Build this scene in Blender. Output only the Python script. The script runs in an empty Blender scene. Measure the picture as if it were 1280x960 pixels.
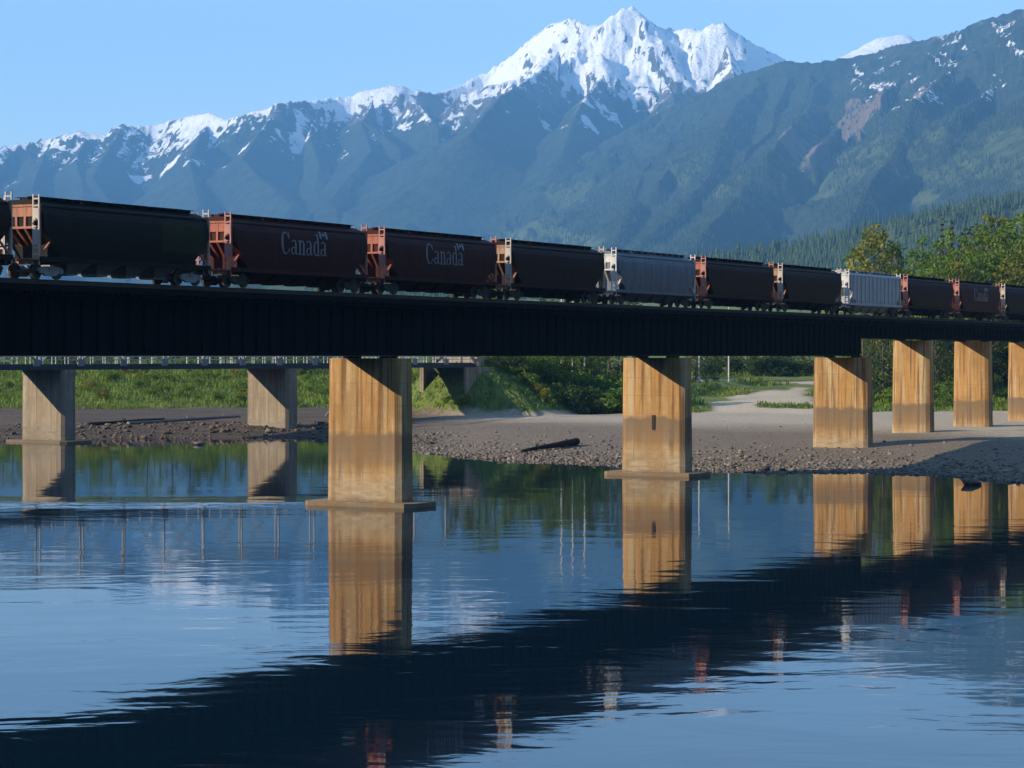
import bpy, math, random
import numpy as np
from mathutils import Vector, Matrix

random.seed(7)
RNG = np.random.default_rng(11)
C = bpy.context.scene.collection
SC = bpy.context.scene
R = math.radians

# ------------------------------------------------------------------ camera
FPX, CXP, HZP, EYE = 3000.0, 640.0, 445.0, 10.2      # focal length and horizon of the photograph, eye above the river
cam_d = bpy.data.cameras.new('camera')
cam = bpy.data.objects.new('camera', cam_d)
C.objects.link(cam)
cam.location = (0, 0, EYE)
cam.rotation_euler = (R(90), 0, 0)
cam_d.sensor_width = 36.0
cam_d.lens = FPX / 1280 * 36.0
cam_d.shift_y = -35.0 / 1280
cam_d.clip_start = 0.5
cam_d.clip_end = 60000
SC.camera = cam

# ------------------------------------------------------------------ light
SUN_AZ, SUN_EL = 73.0, 23.0          # light travels SUN_AZ degrees right of the view axis and downwards
wd = bpy.data.worlds.new('World')
SC.world = wd
wd.use_nodes = True
wn = wd.node_tree.nodes
sky = wn.new('ShaderNodeTexSky')
sky.sky_type = 'NISHITA'
sky.sun_disc = False
sky.sun_elevation = R(SUN_EL)
sky.sun_rotation = R(SUN_AZ + 180)
sky.altitude = 1000
sky.air_density = 1.0
sky.dust_density = 0.0
sky.ozone_density = 2.0
wd.node_tree.links.new(sky.outputs[0], wn['Background'].inputs[0])
wn['Background'].inputs[1].default_value = 0.15
sd = bpy.data.lights.new('sun', 'SUN')
sd.energy = 5.0
sd.angle = R(0.5)
sd.color = (1.0, 0.86, 0.66)
so = bpy.data.objects.new('sun', sd)
C.objects.link(so)
dirv = Vector((math.sin(R(SUN_AZ)) * math.cos(R(SUN_EL)), math.cos(R(SUN_AZ)) * math.cos(R(SUN_EL)), -math.sin(R(SUN_EL))))
so.rotation_euler = dirv.to_track_quat('-Z', 'Y').to_euler()
so.location = (-300, -100, 200)
SC.view_settings.view_transform = 'Standard'
SC.view_settings.look = 'None'
SC.view_settings.exposure = 0.76
SC.view_settings.gamma = 1.0
SC.view_settings.use_curve_mapping = False
SC.render.engine = 'CYCLES'
SC.cycles.use_denoising = True
SC.cycles.max_bounces = 6
SC.cycles.diffuse_bounces = 2
SC.cycles.glossy_bounces = 3
SC.cycles.transmission_bounces = 2
SC.cycles.volume_bounces = 2
SC.cycles.caustics_reflective = False
SC.cycles.caustics_refractive = False

# ------------------------------------------------------------------ helpers
def wpt(u, v, Z):
    """world point at depth Z under photograph pixel (u, v): used only to measure positions off the photograph"""
    return Vector(((u - CXP) / FPX * Z, Z, EYE + (HZP - v) / FPX * Z))

def _hash(ix, iy, seed):
    h = (ix.astype(np.int64) * 374761393 + iy.astype(np.int64) * 668265263 + seed * 2147483647) & 0xFFFFFFFF
    h = ((h ^ (h >> 13)) * 1274126177) & 0xFFFFFFFF
    h = h ^ (h >> 16)
    return (h & 0xFFFFFF) / float(0xFFFFFF)

def noise2(x, y, seed=0):
    x = np.asarray(x, float); y = np.asarray(y, float)
    ix = np.floor(x); iy = np.floor(y)
    fx = x - ix; fy = y - iy
    fx = fx * fx * fx * (fx * (fx * 6 - 15) + 10); fy = fy * fy * fy * (fy * (fy * 6 - 15) + 10)
    a = _hash(ix, iy, seed); b = _hash(ix + 1, iy, seed); c = _hash(ix, iy + 1, seed); d = _hash(ix + 1, iy + 1, seed)
    return (a * (1 - fx) + b * fx) * (1 - fy) + (c * (1 - fx) + d * fx) * fy * 1.0

def fbm(x, y, oct=4, seed=0):
    s = 0; a = 0.5; t = 0
    x = np.asarray(x, float); y = np.asarray(y, float)
    for k in range(oct):
        s = s + a * noise2(x, y, seed + k * 17); t += a
        x, y = (x * 0.8 - y * 0.6) * 2.03 + 13.7, (x * 0.6 + y * 0.8) * 2.03 + 5.1
        a *= 0.5
    return s / t

def ridged(x, y, oct=5, seed=0):
    s = 0; a = 0.5; t = 0
    x = np.asarray(x, float); y = np.asarray(y, float)
    for k in range(oct):
        s = s + a * (1 - np.abs(2 * noise2(x, y, seed + k * 23) - 1)); t += a
        x, y = (x * 0.8 - y * 0.6) * 2.07 + 7.3, (x * 0.6 + y * 0.8) * 2.07 + 2.9
        a *= 0.52
    return s / t

def sstep(a, b, x):
    t = np.clip((np.asarray(x, float) - a) / (b - a), 0, 1)
    return t * t * (3 - 2 * t)

def link_obj(name, me, parent=None):
    o = bpy.data.objects.new(name, me)
    C.objects.link(o)
    if parent is not None:
        o.parent = parent
    return o

def raw_mesh(name, verts, faces_idx, sizes, smooth=False):
    """fast mesh from arrays: verts (n,3), flat loop indices, loops per face"""
    me = bpy.data.meshes.new(name)
    verts = np.asarray(verts, np.float32)
    fi = np.asarray(faces_idx, np.int32).ravel()
    sizes = np.asarray(sizes, np.int32)
    me.vertices.add(len(verts)); me.vertices.foreach_set('co', verts.ravel())
    me.loops.add(len(fi)); me.loops.foreach_set('vertex_index', fi)
    me.polygons.add(len(sizes))
    st = np.zeros(len(sizes), np.int32); st[1:] = np.cumsum(sizes)[:-1]
    me.polygons.foreach_set('loop_start', st)
    if smooth:
        me.polygons.foreach_set('use_smooth', np.ones(len(sizes), bool))
    me.update(calc_edges=True)
    me.validate()
    return me

def add_attr(me, name, arr):
    at = me.attributes.new(name, 'FLOAT', 'POINT')
    at.data.foreach_set('value', np.asarray(arr, np.float32).ravel())

class MB:
    """collects shapes for ONE mesh object"""
    def __init__(s):
        s.v = []; s.f = []
    def add(s, vs, fs):
        n = len(s.v)
        s.v += [tuple(p) for p in vs]
        s.f += [tuple(i + n for i in f) for f in fs]
        return s
    def box(s, c, d, rz=0.0, bev=0.0):
        x, y, z = d[0] / 2, d[1] / 2, d[2] / 2
        cr, sr = math.cos(rz), math.sin(rz)
        def T(p):
            return (c[0] + p[0] * cr - p[1] * sr, c[1] + p[0] * sr + p[1] * cr, c[2] + p[2])
        if bev <= 0:
            vs = [(-x, -y, -z), (x, -y, -z), (x, y, -z), (-x, y, -z), (-x, -y, z), (x, -y, z), (x, y, z), (-x, y, z)]
            fs = [(0, 3, 2, 1), (4, 5, 6, 7), (0, 1, 5, 4), (1, 2, 6, 5), (2, 3, 7, 6), (3, 0, 4, 7)]
            return s.add([T(p) for p in vs], fs)
        pl = [(-x + bev, -y), (x - bev, -y), (x, -y + bev), (x, y - bev), (x - bev, y), (-x + bev, y), (-x, y - bev), (-x, -y + bev)]
        vs = [(px, py, -z) for px, py in pl] + [(px, py, z) for px, py in pl]
        fs = [tuple(range(7, -1, -1)), tuple(range(8, 16))] + [(i, (i + 1) % 8, 8 + (i + 1) % 8, 8 + i) for i in range(8)]
        return s.add([T(p) for p in vs], fs)
    def beam(s, p, q, w, h):
        p = Vector(p); q = Vector(q); d = (q - p)
        dn = d.normalized()
        up = Vector((0, 0, 1)) if abs(dn.z) < 0.95 else Vector((1, 0, 0))
        a = dn.cross(up).normalized(); b = a.cross(dn).normalized()
        vs = []
        for e in (p, q):
            for sa, sb in ((-1, -1), (1, -1), (1, 1), (-1, 1)):
                vs.append(e + a * sa * w / 2 + b * sb * h / 2)
        return s.add(vs, [(0, 3, 2, 1), (4, 5, 6, 7), (0, 1, 5, 4), (1, 2, 6, 5), (2, 3, 7, 6), (3, 0, 4, 7)])
    def tube(s, pts, rad, n=8):
        pts = [Vector(p) for p in pts]
        vs = []; fs = []
        prev = None
        for i, p in enumerate(pts):
            d = (pts[min(i + 1, len(pts) - 1)] - pts[max(i - 1, 0)]).normalized()
            if prev is None:
                up = Vector((0, 0, 1)) if abs(d.z) < 0.9 else Vector((1, 0, 0))
                a = d.cross(up).normalized()
            else:
                a = (prev - d * prev.dot(d)).normalized()
            prev = a
            b = d.cross(a)
            r = rad[i] if hasattr(rad, '__len__') else rad
            for k in range(n):
                t = 2 * math.pi * k / n
                vs.append(p + a * r * math.cos(t) + b * r * math.sin(t))
        for i in range(len(pts) - 1):
            for k in range(n):
                fs.append((i * n + k, i * n + (k + 1) % n, (i + 1) * n + (k + 1) % n, (i + 1) * n + k))
        fs.append(tuple(range(n - 1, -1, -1)))
        m = (len(pts) - 1) * n
        fs.append(tuple(m + k for k in range(n)))
        return s.add(vs, fs)
    def mesh(s, name, mat, smooth=False):
        me = bpy.data.meshes.new(name)
        me.from_pydata([tuple(p) for p in s.v], [], s.f)
        if mat:
            me.materials.append(mat)
        if smooth:
            me.polygons.foreach_set('use_smooth', np.ones(len(me.polygons), bool))
        me.update()
        return me
    def build(s, name, mat, parent=None, smooth=False):
        return link_obj(name, s.mesh(name, mat, smooth), parent)

def empty(name, loc, rz=0.0):
    o = bpy.data.objects.new(name, None)
    C.objects.link(o)
    o.location = loc
    o.rotation_euler = (0, 0, rz)
    o.empty_display_size = 0.5
    return o

def tag(o, label=None, cat=None, group=None, kind=None):
    if label: o['label'] = label
    if cat: o['category'] = cat
    if group: o['group'] = group
    if kind: o['kind'] = kind
    return o

def copy_tree(o, parent=None):
    c = o.copy()
    C.objects.link(c)
    if parent is not None:
        c.parent = parent
    for ch in list(o.children):
        copy_tree(ch, c)
    return c

# ------------------------------------------------------------------ materials
class NT:
    def __init__(s, name):
        s.m = bpy.data.materials.new(name)
        s.m.use_nodes = True
        s.t = s.m.node_tree
        s.n = s.t.nodes
        s.b = s.n['Principled BSDF']
        s.out = s.n['Material Output']
    def new(s, typ, **kw):
        nd = s.n.new(typ)
        for k, v in kw.items():
            setattr(nd, k, v)
        return nd
    def link(s, a, b):
        s.t.links.new(a, b)
    def val(s, x, sock):
        if hasattr(x, 'is_output') or isinstance(x, bpy.types.NodeSocket):
            s.link(x, sock)
        else:
            sock.default_value = x
    def coord(s, kind='Object'):
        return s.new('ShaderNodeTexCoord').outputs[kind]
    def mapped(s, vec, scale=(1, 1, 1), rot=(0, 0, 0)):
        m = s.new('ShaderNodeMapping')
        s.link(vec, m.inputs[0])
        m.inputs['Scale'].default_value = scale
        m.inputs['Rotation'].default_value = rot
        return m.outputs[0]
    def noise(s, vec, scale, detail=4, rough=0.55, dist=0.0):
        nd = s.new('ShaderNodeTexNoise')
        s.link(vec, nd.inputs['Vector'])
        nd.inputs['Scale'].default_value = scale
        nd.inputs['Detail'].default_value = detail
        nd.inputs['Roughness'].default_value = rough
        nd.inputs['Distortion'].default_value = dist
        return nd.outputs[0]
    def ramp(s, fac, stops, interp='LINEAR'):
        nd = s.new('ShaderNodeValToRGB')
        s.link(fac, nd.inputs[0])
        cr = nd.color_ramp
        cr.interpolation = interp
        while len(cr.elements) < len(stops):
            cr.elements.new(0.5)
        for e, (p, c) in zip(cr.elements, stops):
            e.position = p
            e.color = (c[0], c[1], c[2], 1) if hasattr(c, '__len__') else (c, c, c, 1)
        return nd.outputs[0]
    def mix(s, fac, a, b, typ='MIX'):
        nd = s.new('ShaderNodeMix', data_type='RGBA', blend_type=typ)
        s.val(fac, nd.inputs[0])
        for x, sock in ((a, nd.inputs[6]), (b, nd.inputs[7])):
            if isinstance(x, (tuple, list)):
                sock.default_value = (x[0], x[1], x[2], 1)
            else:
                s.link(x, sock)
        return nd.outputs[2]
    def math(s, op, a, b=0.0, clamp=False):
        nd = s.new('ShaderNodeMath', operation=op, use_clamp=clamp)
        s.val(a, nd.inputs[0]); s.val(b, nd.inputs[1])
        return nd.outputs[0]
    def attr(s, name):
        return s.new('ShaderNodeAttribute', attribute_name=name).outputs['Fac']
    def sep(s, vec):
        nd = s.new('ShaderNodeSeparateXYZ')
        s.link(vec, nd.inputs[0])
        return nd.outputs
    def bump(s, h, strength=0.3, dist=0.05):
        nd = s.new('ShaderNodeBump')
        s.link(h, nd.inputs['Height'])
        nd.inputs['Strength'].default_value = strength
        nd.inputs['Distance'].default_value = dist
        s.link(nd.outputs[0], s.b.inputs['Normal'])
        return nd
    def set(s, col=None, rough=None, metal=None, spec=None):
        if col is not None:
            if isinstance(col, (tuple, list)):
                s.b.inputs['Base Color'].default_value = (col[0], col[1], col[2], 1)
            else:
                s.link(col, s.b.inputs['Base Color'])
        if rough is not None: s.val(rough, s.b.inputs['Roughness'])
        if metal is not None: s.b.inputs['Metallic'].default_value = metal
        if spec is not None: s.b.inputs['Specular IOR Level'].default_value = spec
        return s.m

def paint(name, col, dirt=(0.03, 0.022, 0.018), amount=0.5, rough=0.55, streak=True):
    """weathered painted steel: colour, grime streaks running down, blotches of wear"""
    t = NT(name)
    co = t.coord('Object')
    st = t.noise(t.mapped(co, (2.2, 2.2, 0.25)), 1.6, 5, 0.65)
    bl = t.noise(co, 0.9, 5, 0.6)
    f = t.math('MULTIPLY', t.ramp(st, [(0.42, 0), (0.72, 1)]), amount)
    c1 = t.mix(f, col, dirt)
    c2 = t.mix(t.ramp(bl, [(0.35, 0), (0.75, 0.5)]), c1, tuple(x * 0.6 for x in col))
    t.bump(t.noise(co, 9, 3), 0.12, 0.02)
    return t.set(c2, rough, spec=0.08)

M = {}
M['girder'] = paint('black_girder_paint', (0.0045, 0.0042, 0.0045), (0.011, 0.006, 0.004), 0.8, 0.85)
M['rail'] = paint('rail_steel', (0.10, 0.075, 0.06), (0.05, 0.03, 0.02), 0.6, 0.45)
M['tie'] = paint('creosote_timber', (0.012, 0.010, 0.009), (0.007, 0.006, 0.005), 0.6, 0.9)
M['red'] = paint('oxide_red_car_paint', (0.062, 0.016, 0.014), (0.016, 0.010, 0.009), 0.5)  # body paints kept dark: the shade on the car sides is in the colour
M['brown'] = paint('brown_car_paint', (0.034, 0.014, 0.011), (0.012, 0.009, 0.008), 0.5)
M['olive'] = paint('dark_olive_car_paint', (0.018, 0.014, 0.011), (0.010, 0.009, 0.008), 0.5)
M['patch'] = paint('olive_reflection_patch', (0.032, 0.036, 0.012), (0.014, 0.014, 0.008), 0.6)  # paints in a green-yellow reflection on the dark side
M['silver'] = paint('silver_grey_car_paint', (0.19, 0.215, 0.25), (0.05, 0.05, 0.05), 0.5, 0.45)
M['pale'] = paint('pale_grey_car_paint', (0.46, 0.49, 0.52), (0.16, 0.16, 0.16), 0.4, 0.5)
M['red_end'] = paint('sunlit_red_end_paint', (0.46, 0.16, 0.11), (0.12, 0.05, 0.035), 0.55)  # bright copy of the body paint, sunlight put into the colour
M['pink_end'] = paint('sunlit_pink_end_paint', (0.47, 0.22, 0.14), (0.13, 0.055, 0.035), 0.6)  # sunlit tone of the darkest car, painted onto its ends
M['tan_end'] = paint('sunlit_tan_end_paint', (0.44, 0.28, 0.17), (0.11, 0.05, 0.03), 0.6)  # sunlit tone of the brown body, painted onto its ends
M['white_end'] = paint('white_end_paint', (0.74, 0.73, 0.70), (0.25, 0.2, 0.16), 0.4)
M['ladder_red'] = paint('sunlit_pink_ladder_paint', (0.55, 0.27, 0.22), (0.16, 0.07, 0.05), 0.5)  # ladder follows the sunlight painted into the red ends
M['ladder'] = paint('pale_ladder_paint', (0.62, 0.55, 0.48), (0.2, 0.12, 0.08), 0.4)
M['truck'] = paint('dusty_bogie_steel', (0.085, 0.072, 0.062), (0.03, 0.025, 0.02), 0.5, 0.7)
M['truck_pale'] = paint('lit_bogie_paint', (0.42, 0.42, 0.40), (0.12, 0.11, 0.10), 0.5, 0.6)  # lighter copy of the bogie steel, light beneath the car put into colour
M['wheel'] = paint('wheel_steel', (0.16, 0.13, 0.11), (0.05, 0.035, 0.025), 0.6, 0.45)
M['print'] = paint('faded_white_lettering', (0.30, 0.30, 0.33), (0.16, 0.155, 0.16), 0.4, 0.6)
M['truss'] = paint('silver_truss_paint', (0.30, 0.31, 0.32), (0.12, 0.115, 0.11), 0.4, 0.6)
M['truss_dark'] = paint('dull_grey_deck_steel', (0.07, 0.072, 0.08), (0.03, 0.03, 0.03), 0.5, 0.7)
M['post'] = paint('white_post_paint', (0.62, 0.62, 0.60), (0.4, 0.38, 0.35), 0.3, 0.5)

def concrete(name, stained):
    t = NT(name)
    pos = t.new('ShaderNodeNewGeometry').outputs['Position']
    x, y, z = t.sep(pos)
    st = t.noise(t.mapped(pos, (1.0, 1.0, 0.05)), 1.35, 5, 0.62)
    st2 = t.noise(t.mapped(pos, (1.0, 1.0, 0.03)), 3.1, 4, 0.6)
    bl = t.noise(pos, 0.8, 6, 0.65)
    fine = t.noise(pos, 14, 4, 0.6)
    if stained:
        pale, orange, brown, foot = (0.54, 0.39, 0.205), (0.46, 0.245, 0.072), (0.115, 0.056, 0.024), (0.44, 0.345, 0.22)
    else:
        pale, orange, brown, foot = (0.40, 0.345, 0.265), (0.32, 0.25, 0.17), (0.18, 0.135, 0.09), (0.29, 0.245, 0.18)
    c = t.mix(t.ramp(st, [(0.36, 0), (0.52, 1)]), pale, orange)
    c = t.mix(t.math('MULTIPLY', t.ramp(st2, [(0.5, 0), (0.62, 1)]), 0.85), c, brown)
    c = t.mix(t.math('MULTIPLY', t.ramp(bl, [(0.5, 0), (0.75, 1)]), 0.3), c, pale)
    # high-water stain between two wavy levels
    wob = t.math('MULTIPLY', t.math('SUBTRACT', bl, 0.5), 1.3)
    zz = t.math('ADD', z, wob)
    zn = t.math('DIVIDE', zz, 14.0)
    band = t.ramp(zn, [(2.1 / 14, 0), (3.0 / 14, 0.75), (4.75 / 14, 1.0), (5.15 / 14, 0)])
    c = t.mix(t.math('MULTIPLY', band, 0.9 if stained else 0.4), c, (0.16, 0.112, 0.07) if stained else (0.24, 0.19, 0.13))
    low = t.ramp(zn, [(1.4 / 14, 1), (2.7 / 14, 0)])
    cf = t.mix(t.ramp(t.noise(t.mapped(pos, (1, 1, 4)), 0.9, 5, 0.7), [(0.4, 0), (0.65, 1)]), foot, tuple(k * 0.62 for k in foot))
    c = t.mix(t.math('MULTIPLY', low, 0.85), c, cf)
    wet = t.ramp(zn, [(0.25 / 14, 1), (0.6 / 14, 0)])
    c = t.mix(t.math('MULTIPLY', wet, 0.7), c, (0.12, 0.085, 0.05))
    c = t.mix(t.math('MULTIPLY', t.ramp(fine, [(0.45, 0), (0.7, 1)]), 0.25), c, brown)
    # pour joints every metre and a half, chipped and stained unevenly
    jz = t.math('ABSOLUTE', t.math('SUBTRACT', t.math('FRACT', t.math('ADD', t.math('DIVIDE', z, 1.52), t.math('MULTIPLY', fine, 0.02))), 0.5))
    jl = t.math('MULTIPLY', t.ramp(jz, [(0.0, 1), (0.035, 0)]), t.ramp(bl, [(0.35, 0.1), (0.7, 1)]))
    c = t.mix(t.math('MULTIPLY', jl, 0.5), c, brown)
    big = t.noise(t.mapped(pos, (1, 1, 0.6)), 0.42, 5, 0.7)
    c = t.mix(t.math('MULTIPLY', t.ramp(big, [(0.45, 0), (0.62, 1)]), 0.5), c, tuple(k * 0.5 for k in orange))
    hgt = t.math('ADD', t.math('MULTIPLY', fine, 0.4), t.math('MULTIPLY', st2, 0.7))
    t.bump(hgt, 0.5, 0.06)
    return t.set(c, 0.88)
M['concrete'] = concrete('rust_stained_concrete', True)
M['concrete_pale'] = concrete('pale_weathered_concrete', False)

def foliage(name, stops, transl=0.42):
    t = NT(name)
    a = t.attr('tone')
    oi = t.new('ShaderNodeObjectInfo').outputs['Random']
    f = t.math('ADD', t.math('MULTIPLY', a, 0.75), t.math('MULTIPLY', oi, 0.25))
    col = t.ramp(f, stops)
    t.set(col, 0.65, spec=0.25)
    tr = t.new('ShaderNodeBsdfTranslucent')
    t.link(t.mix(0.5, col, (0.19, 0.22, 0.022)), tr.inputs[0])
    mx = t.new('ShaderNodeMixShader')
    mx.inputs[0].default_value = transl
    t.link(t.b.outputs[0], mx.inputs[1]); t.link(tr.outputs[0], mx.inputs[2])
    t.link(mx.outputs[0], t.out.inputs[0])
    return t.m
M['leaf_bright'] = foliage('bright_shrub_leaves', [(0, (0.07, 0.14, 0.014)), (0.5, (0.15, 0.245, 0.026)), (1, (0.25, 0.32, 0.045))])
M['leaf_mid'] = foliage('mid_green_leaves', [(0, (0.055, 0.12, 0.014)), (0.5, (0.12, 0.21, 0.024)), (1, (0.21, 0.28, 0.04))])
M['leaf_dark'] = foliage('dark_green_leaves', [(0, (0.020, 0.045, 0.014)), (0.5, (0.045, 0.082, 0.022)), (1, (0.08, 0.12, 0.03))])
M['leaf_gold'] = foliage('yellow_green_leaves', [(0, (0.09, 0.11, 0.014)), (0.5, (0.22, 0.22, 0.026)), (1, (0.32, 0.29, 0.04))])
M['needle'] = foliage('conifer_needles', [(0, (0.012, 0.026, 0.014)), (0.5, (0.026, 0.046, 0.022)), (1, (0.045, 0.07, 0.028))], 0.15)
M['grass'] = foliage('long_grass', [(0, (0.07, 0.13, 0.014)), (0.5, (0.155, 0.235, 0.026)), (1, (0.27, 0.30, 0.06))], 0.4)
M['bark'] = paint('bark', (0.13, 0.10, 0.075), (0.05, 0.04, 0.03), 0.6, 0.95)
M['driftwood'] = paint('wet_dark_driftwood', (0.045, 0.032, 0.024), (0.02, 0.015, 0.012), 0.6, 0.85)
M['driftwood_pale'] = paint('bleached_driftwood', (0.34, 0.29, 0.23), (0.12, 0.09, 0.07), 0.5, 0.9)

def stone(name, a, b):
    t = NT(name)
    co = t.new('ShaderNodeNewGeometry').outputs['Position']
    rnd = t.attr('tone')
    c = t.mix(rnd, a, b)
    c = t.mix(t.ramp(t.noise(co, 3.0, 5, 0.6), [(0.4, 0), (0.7, 0.6)]), c, tuple(x * 0.5 for x in a))
    t.bump(t.noise(co, 8, 4), 0.4, 0.05)
    return t.set(c, 0.92)
M['stone'] = stone('shore_stone', (0.09, 0.068, 0.052), (0.29, 0.24, 0.19))
M['rubble'] = stone('brown_rubble_stone', (0.06, 0.042, 0.03), (0.21, 0.15, 0.105))
M['darkrock'] = stone('wet_dark_rock', (0.03, 0.025, 0.022), (0.07, 0.055, 0.045))

# ------------------------------------------------------------------ river bank and ground
SHX = [-900, -300, -100, -61, -44, -31, -22, -15, -9, 0.8, 8.9, 16.4, 22, 30.5, 37, 41, 52, 75, 120, 200, 400, 900]
SHY = [420, 335, 292, 287, 296, 300, 300, 270, 250, 232, 223, 214, 208, 208, 203, 193, 172, 140, 95, 30, -120, -500]
def shore(x):
    return np.interp(x, SHX, SHY) + (fbm(np.asarray(x, float) * 0.12, np.zeros_like(np.asarray(x, float)), 3, 5) - 0.5) * 5
ABX, ABY = -8.0, 345.0                        # where the road bridge lands
RDX, RDY = 0.61, 0.792                       # its direction
def bank_left(x):
    return 1 - sstep(-20, -4, x)
def veg_line(x):
    w = bank_left(x)
    return w * (shore(x) + 86) + (1 - w) * (355 + (fbm(np.asarray(x, float) * 0.06, np.asarray(x, float) * 0, 3, 9) - 0.5) * 12 + np.maximum(0, 36 - np.asarray(x, float)) * 0.0)
def embank(x, y):
    a = (x - ABX) * RDX + (y - ABY) * RDY
    b = np.abs((x - ABX) * RDY - (y - ABY) * RDX)
    return 9.0 - np.clip((a - 3) * 0.13, 0, 3.2) - np.maximum(0, b - 4.2) * 0.6 - np.maximum(0, -a) * 1.3
def ground_h(x, y):
    x = np.asarray(x, float); y = np.asarray(y, float)
    d = y - shore(x)
    w = bank_left(x)
    bar = np.interp(d, [-60, -20, -4, 0, 14, 35, 60, 90, 140], [-3, -2.0, -0.5, 0.0, 0.35, 0.85, 1.5, 1.8, 1.95])
    rip = np.interp(d, [-60, -12, -3, 0, 7, 16, 50, 90], [-3, -2.0, -0.6, 0.0, 0.4, 1.1, 1.65, 2.1])
    base = w * rip + (1 - w) * bar
    vy = veg_line(x)
    rise = np.interp(y - vy, [0, 6, 50, 75, 120], [0, 0.45, 3.6 + 2.2 * 0, 4.6, 5.6]) * (1 + 0.35 * w)
    h = base + rise
    # road embankment behind the shore
    emb = embank(x, y)
    h = np.where((emb > h) & (d > 0), emb, h)
    far = np.interp(y, [480, 900, 2000, 12000], [0, 14, 50, 60])
    h = h + far
    n = (fbm(x * 0.11, y * 0.11, 4, 21) - 0.5)
    h = h + n * np.where(d > 6, 0.55, 0.18) * np.where(y < 500, 1, 6)
    return h

def axis(segs):
    out = []
    for a, b, st in segs:
        out += list(np.arange(a, b, st))
    out.append(segs[-1][1])
    return np.array(out)
gx = axis([(-9000, -1200, 600), (-1200, -300, 60), (-300, -90, 10), (-90, 75, 1.3), (75, 200, 5), (200, 1200, 50), (1200, 9000, 600)])
gy = axis([(-6000, -1500, 500), (-1500, 0, 150), (0, 170, 10), (170, 440, 1.3), (440, 700, 8), (700, 2400, 60), (2400, 17000, 700)])
GX, GY = np.meshgrid(gx, gy)
GH = ground_h(GX, GY)
nx, ny = len(gx), len(gy)
idx = np.arange(nx * ny).reshape(ny, nx)
q = np.stack([idx[:-1, :-1], idx[:-1, 1:], idx[1:, 1:], idx[1:, :-1]], -1).reshape(-1, 4)
gme = raw_mesh('ground', np.stack([GX, GY, GH], -1).reshape(-1, 3), q, np.full(len(q), 4), True)
dsh = GY - shore(GX)
vegm = sstep(-3, 5, GY - veg_line(GX) + (fbm(GX * 0.22, GY * 0.12, 4, 31) - 0.5) * 14)
# pale sandy opening in the slope, seen between the second and the third pier
def sandy(x, y):
    u = CXP + FPX * x / np.maximum(y, 1)
    cx_ = 0.101 * y
    wdt = 0.030 * y
    e = np.abs(x - cx_) / np.maximum(wdt, 2)
    m = (1 - sstep(0.75, 1.05, e + (fbm(x * 0.15, y * 0.08, 4, 41) - 0.5) * 0.9)) * sstep(335, 350, y) * (1 - sstep(424, 440, y))
    for ex, ey, ea, eb in ((34.0, 386.0, 4.4, 5.5), (42.0, 361.5, 5.2, 4.2), (41.5, 402.0, 4.0, 5.0)):
        rr = np.hypot((x - ex) / ea, (y - ey) / eb) + (fbm(x * 0.5, y * 0.25, 3, 47) - 0.5) * 0.9
        m = m * sstep(0.8, 1.1, rr)
    return m * (1 - 0.6 * sstep(0.50, 0.58, fbm(x * 0.10 + 3, y * 0.05, 3, 43)) * sstep(352, 366, y))
sandm = sandy(GX, GY)
embm = sstep(1.9, 3.2, embank(GX, GY)) * (dsh > 8)
vegm = np.maximum(vegm, embm) * (1 - sandm * (1 - sstep(420, 434, GY)))
sandm = sandm * (1 - sstep(420, 434, GY))
add_attr(gme, 'veg', vegm)
add_attr(gme, 'sand', np.maximum(sandm, 0.75 * sstep(62, 100, dsh) * (1 - vegm) * (1 - bank_left(GX))))
add_attr(gme, 'leftbank', bank_left(GX))
add_attr(gme, 'dshore', np.clip(dsh / 60.0, -1, 1))
t = NT('river_bank_ground')
pos = t.new('ShaderNodeNewGeometry').outputs['Position']
fineg = t.noise(pos, 2.6, 8, 0.72)
medg = t.noise(pos, 0.35, 5, 0.6)
layer = t.noise(t.mapped(pos, (0.05, 0.45, 0.4)), 1.0, 5, 0.6)
grav = t.ramp(fineg, [(0.3, (0.082, 0.057, 0.036)), (0.5, (0.195, 0.145, 0.092)), (0.7, (0.34, 0.265, 0.175))])
grav = t.mix(t.math('MULTIPLY', t.ramp(layer, [(0.4, 0), (0.65, 1)]), 0.45), grav, (0.15, 0.115, 0.09))
leftc = t.ramp(fineg, [(0.3, (0.05, 0.032, 0.019)), (0.5, (0.12, 0.078, 0.044)), (0.72, (0.24, 0.165, 0.10))])
leftc = t.mix(t.math('MULTIPLY', t.ramp(layer, [(0.42, 0), (0.56, 1)]), 0.75), leftc, (0.032, 0.022, 0.016))
c = t.mix(t.attr('leftbank'), grav, leftc)
wetf = t.ramp(t.math('ADD', t.attr('dshore'), t.math('MULTIPLY', t.math('SUBTRACT', medg, 0.5), 0.12)), [(0.0, 1), (0.08, 0)])
c = t.mix(t.math('MULTIPLY', wetf, 0.7), c, (0.055, 0.042, 0.032))
sandc = t.ramp(fineg, [(0.3, (0.38, 0.31, 0.22)), (0.7, (0.66, 0.56, 0.41))])
c = t.mix(t.attr('sand'), c, sandc)
vegc = t.ramp(t.noise(pos, 0.5, 6, 0.7), [(0.35, (0.06, 0.10, 0.014)), (0.5, (0.12, 0.17, 0.026)), (0.7, (0.19, 0.21, 0.045))])
vv = t.math('ADD', t.attr('veg'), t.math('MULTIPLY', t.math('SUBTRACT', fineg, 0.5), 0.5))
c = t.mix(t.ramp(vv, [(0.4, 0), (0.6, 1)]), c, vegc)
t.bump(fineg, 0.9, 0.25)
gme.materials.append(t.set(c, 0.95))
tag(link_obj('ground', gme), kind='structure')

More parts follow.
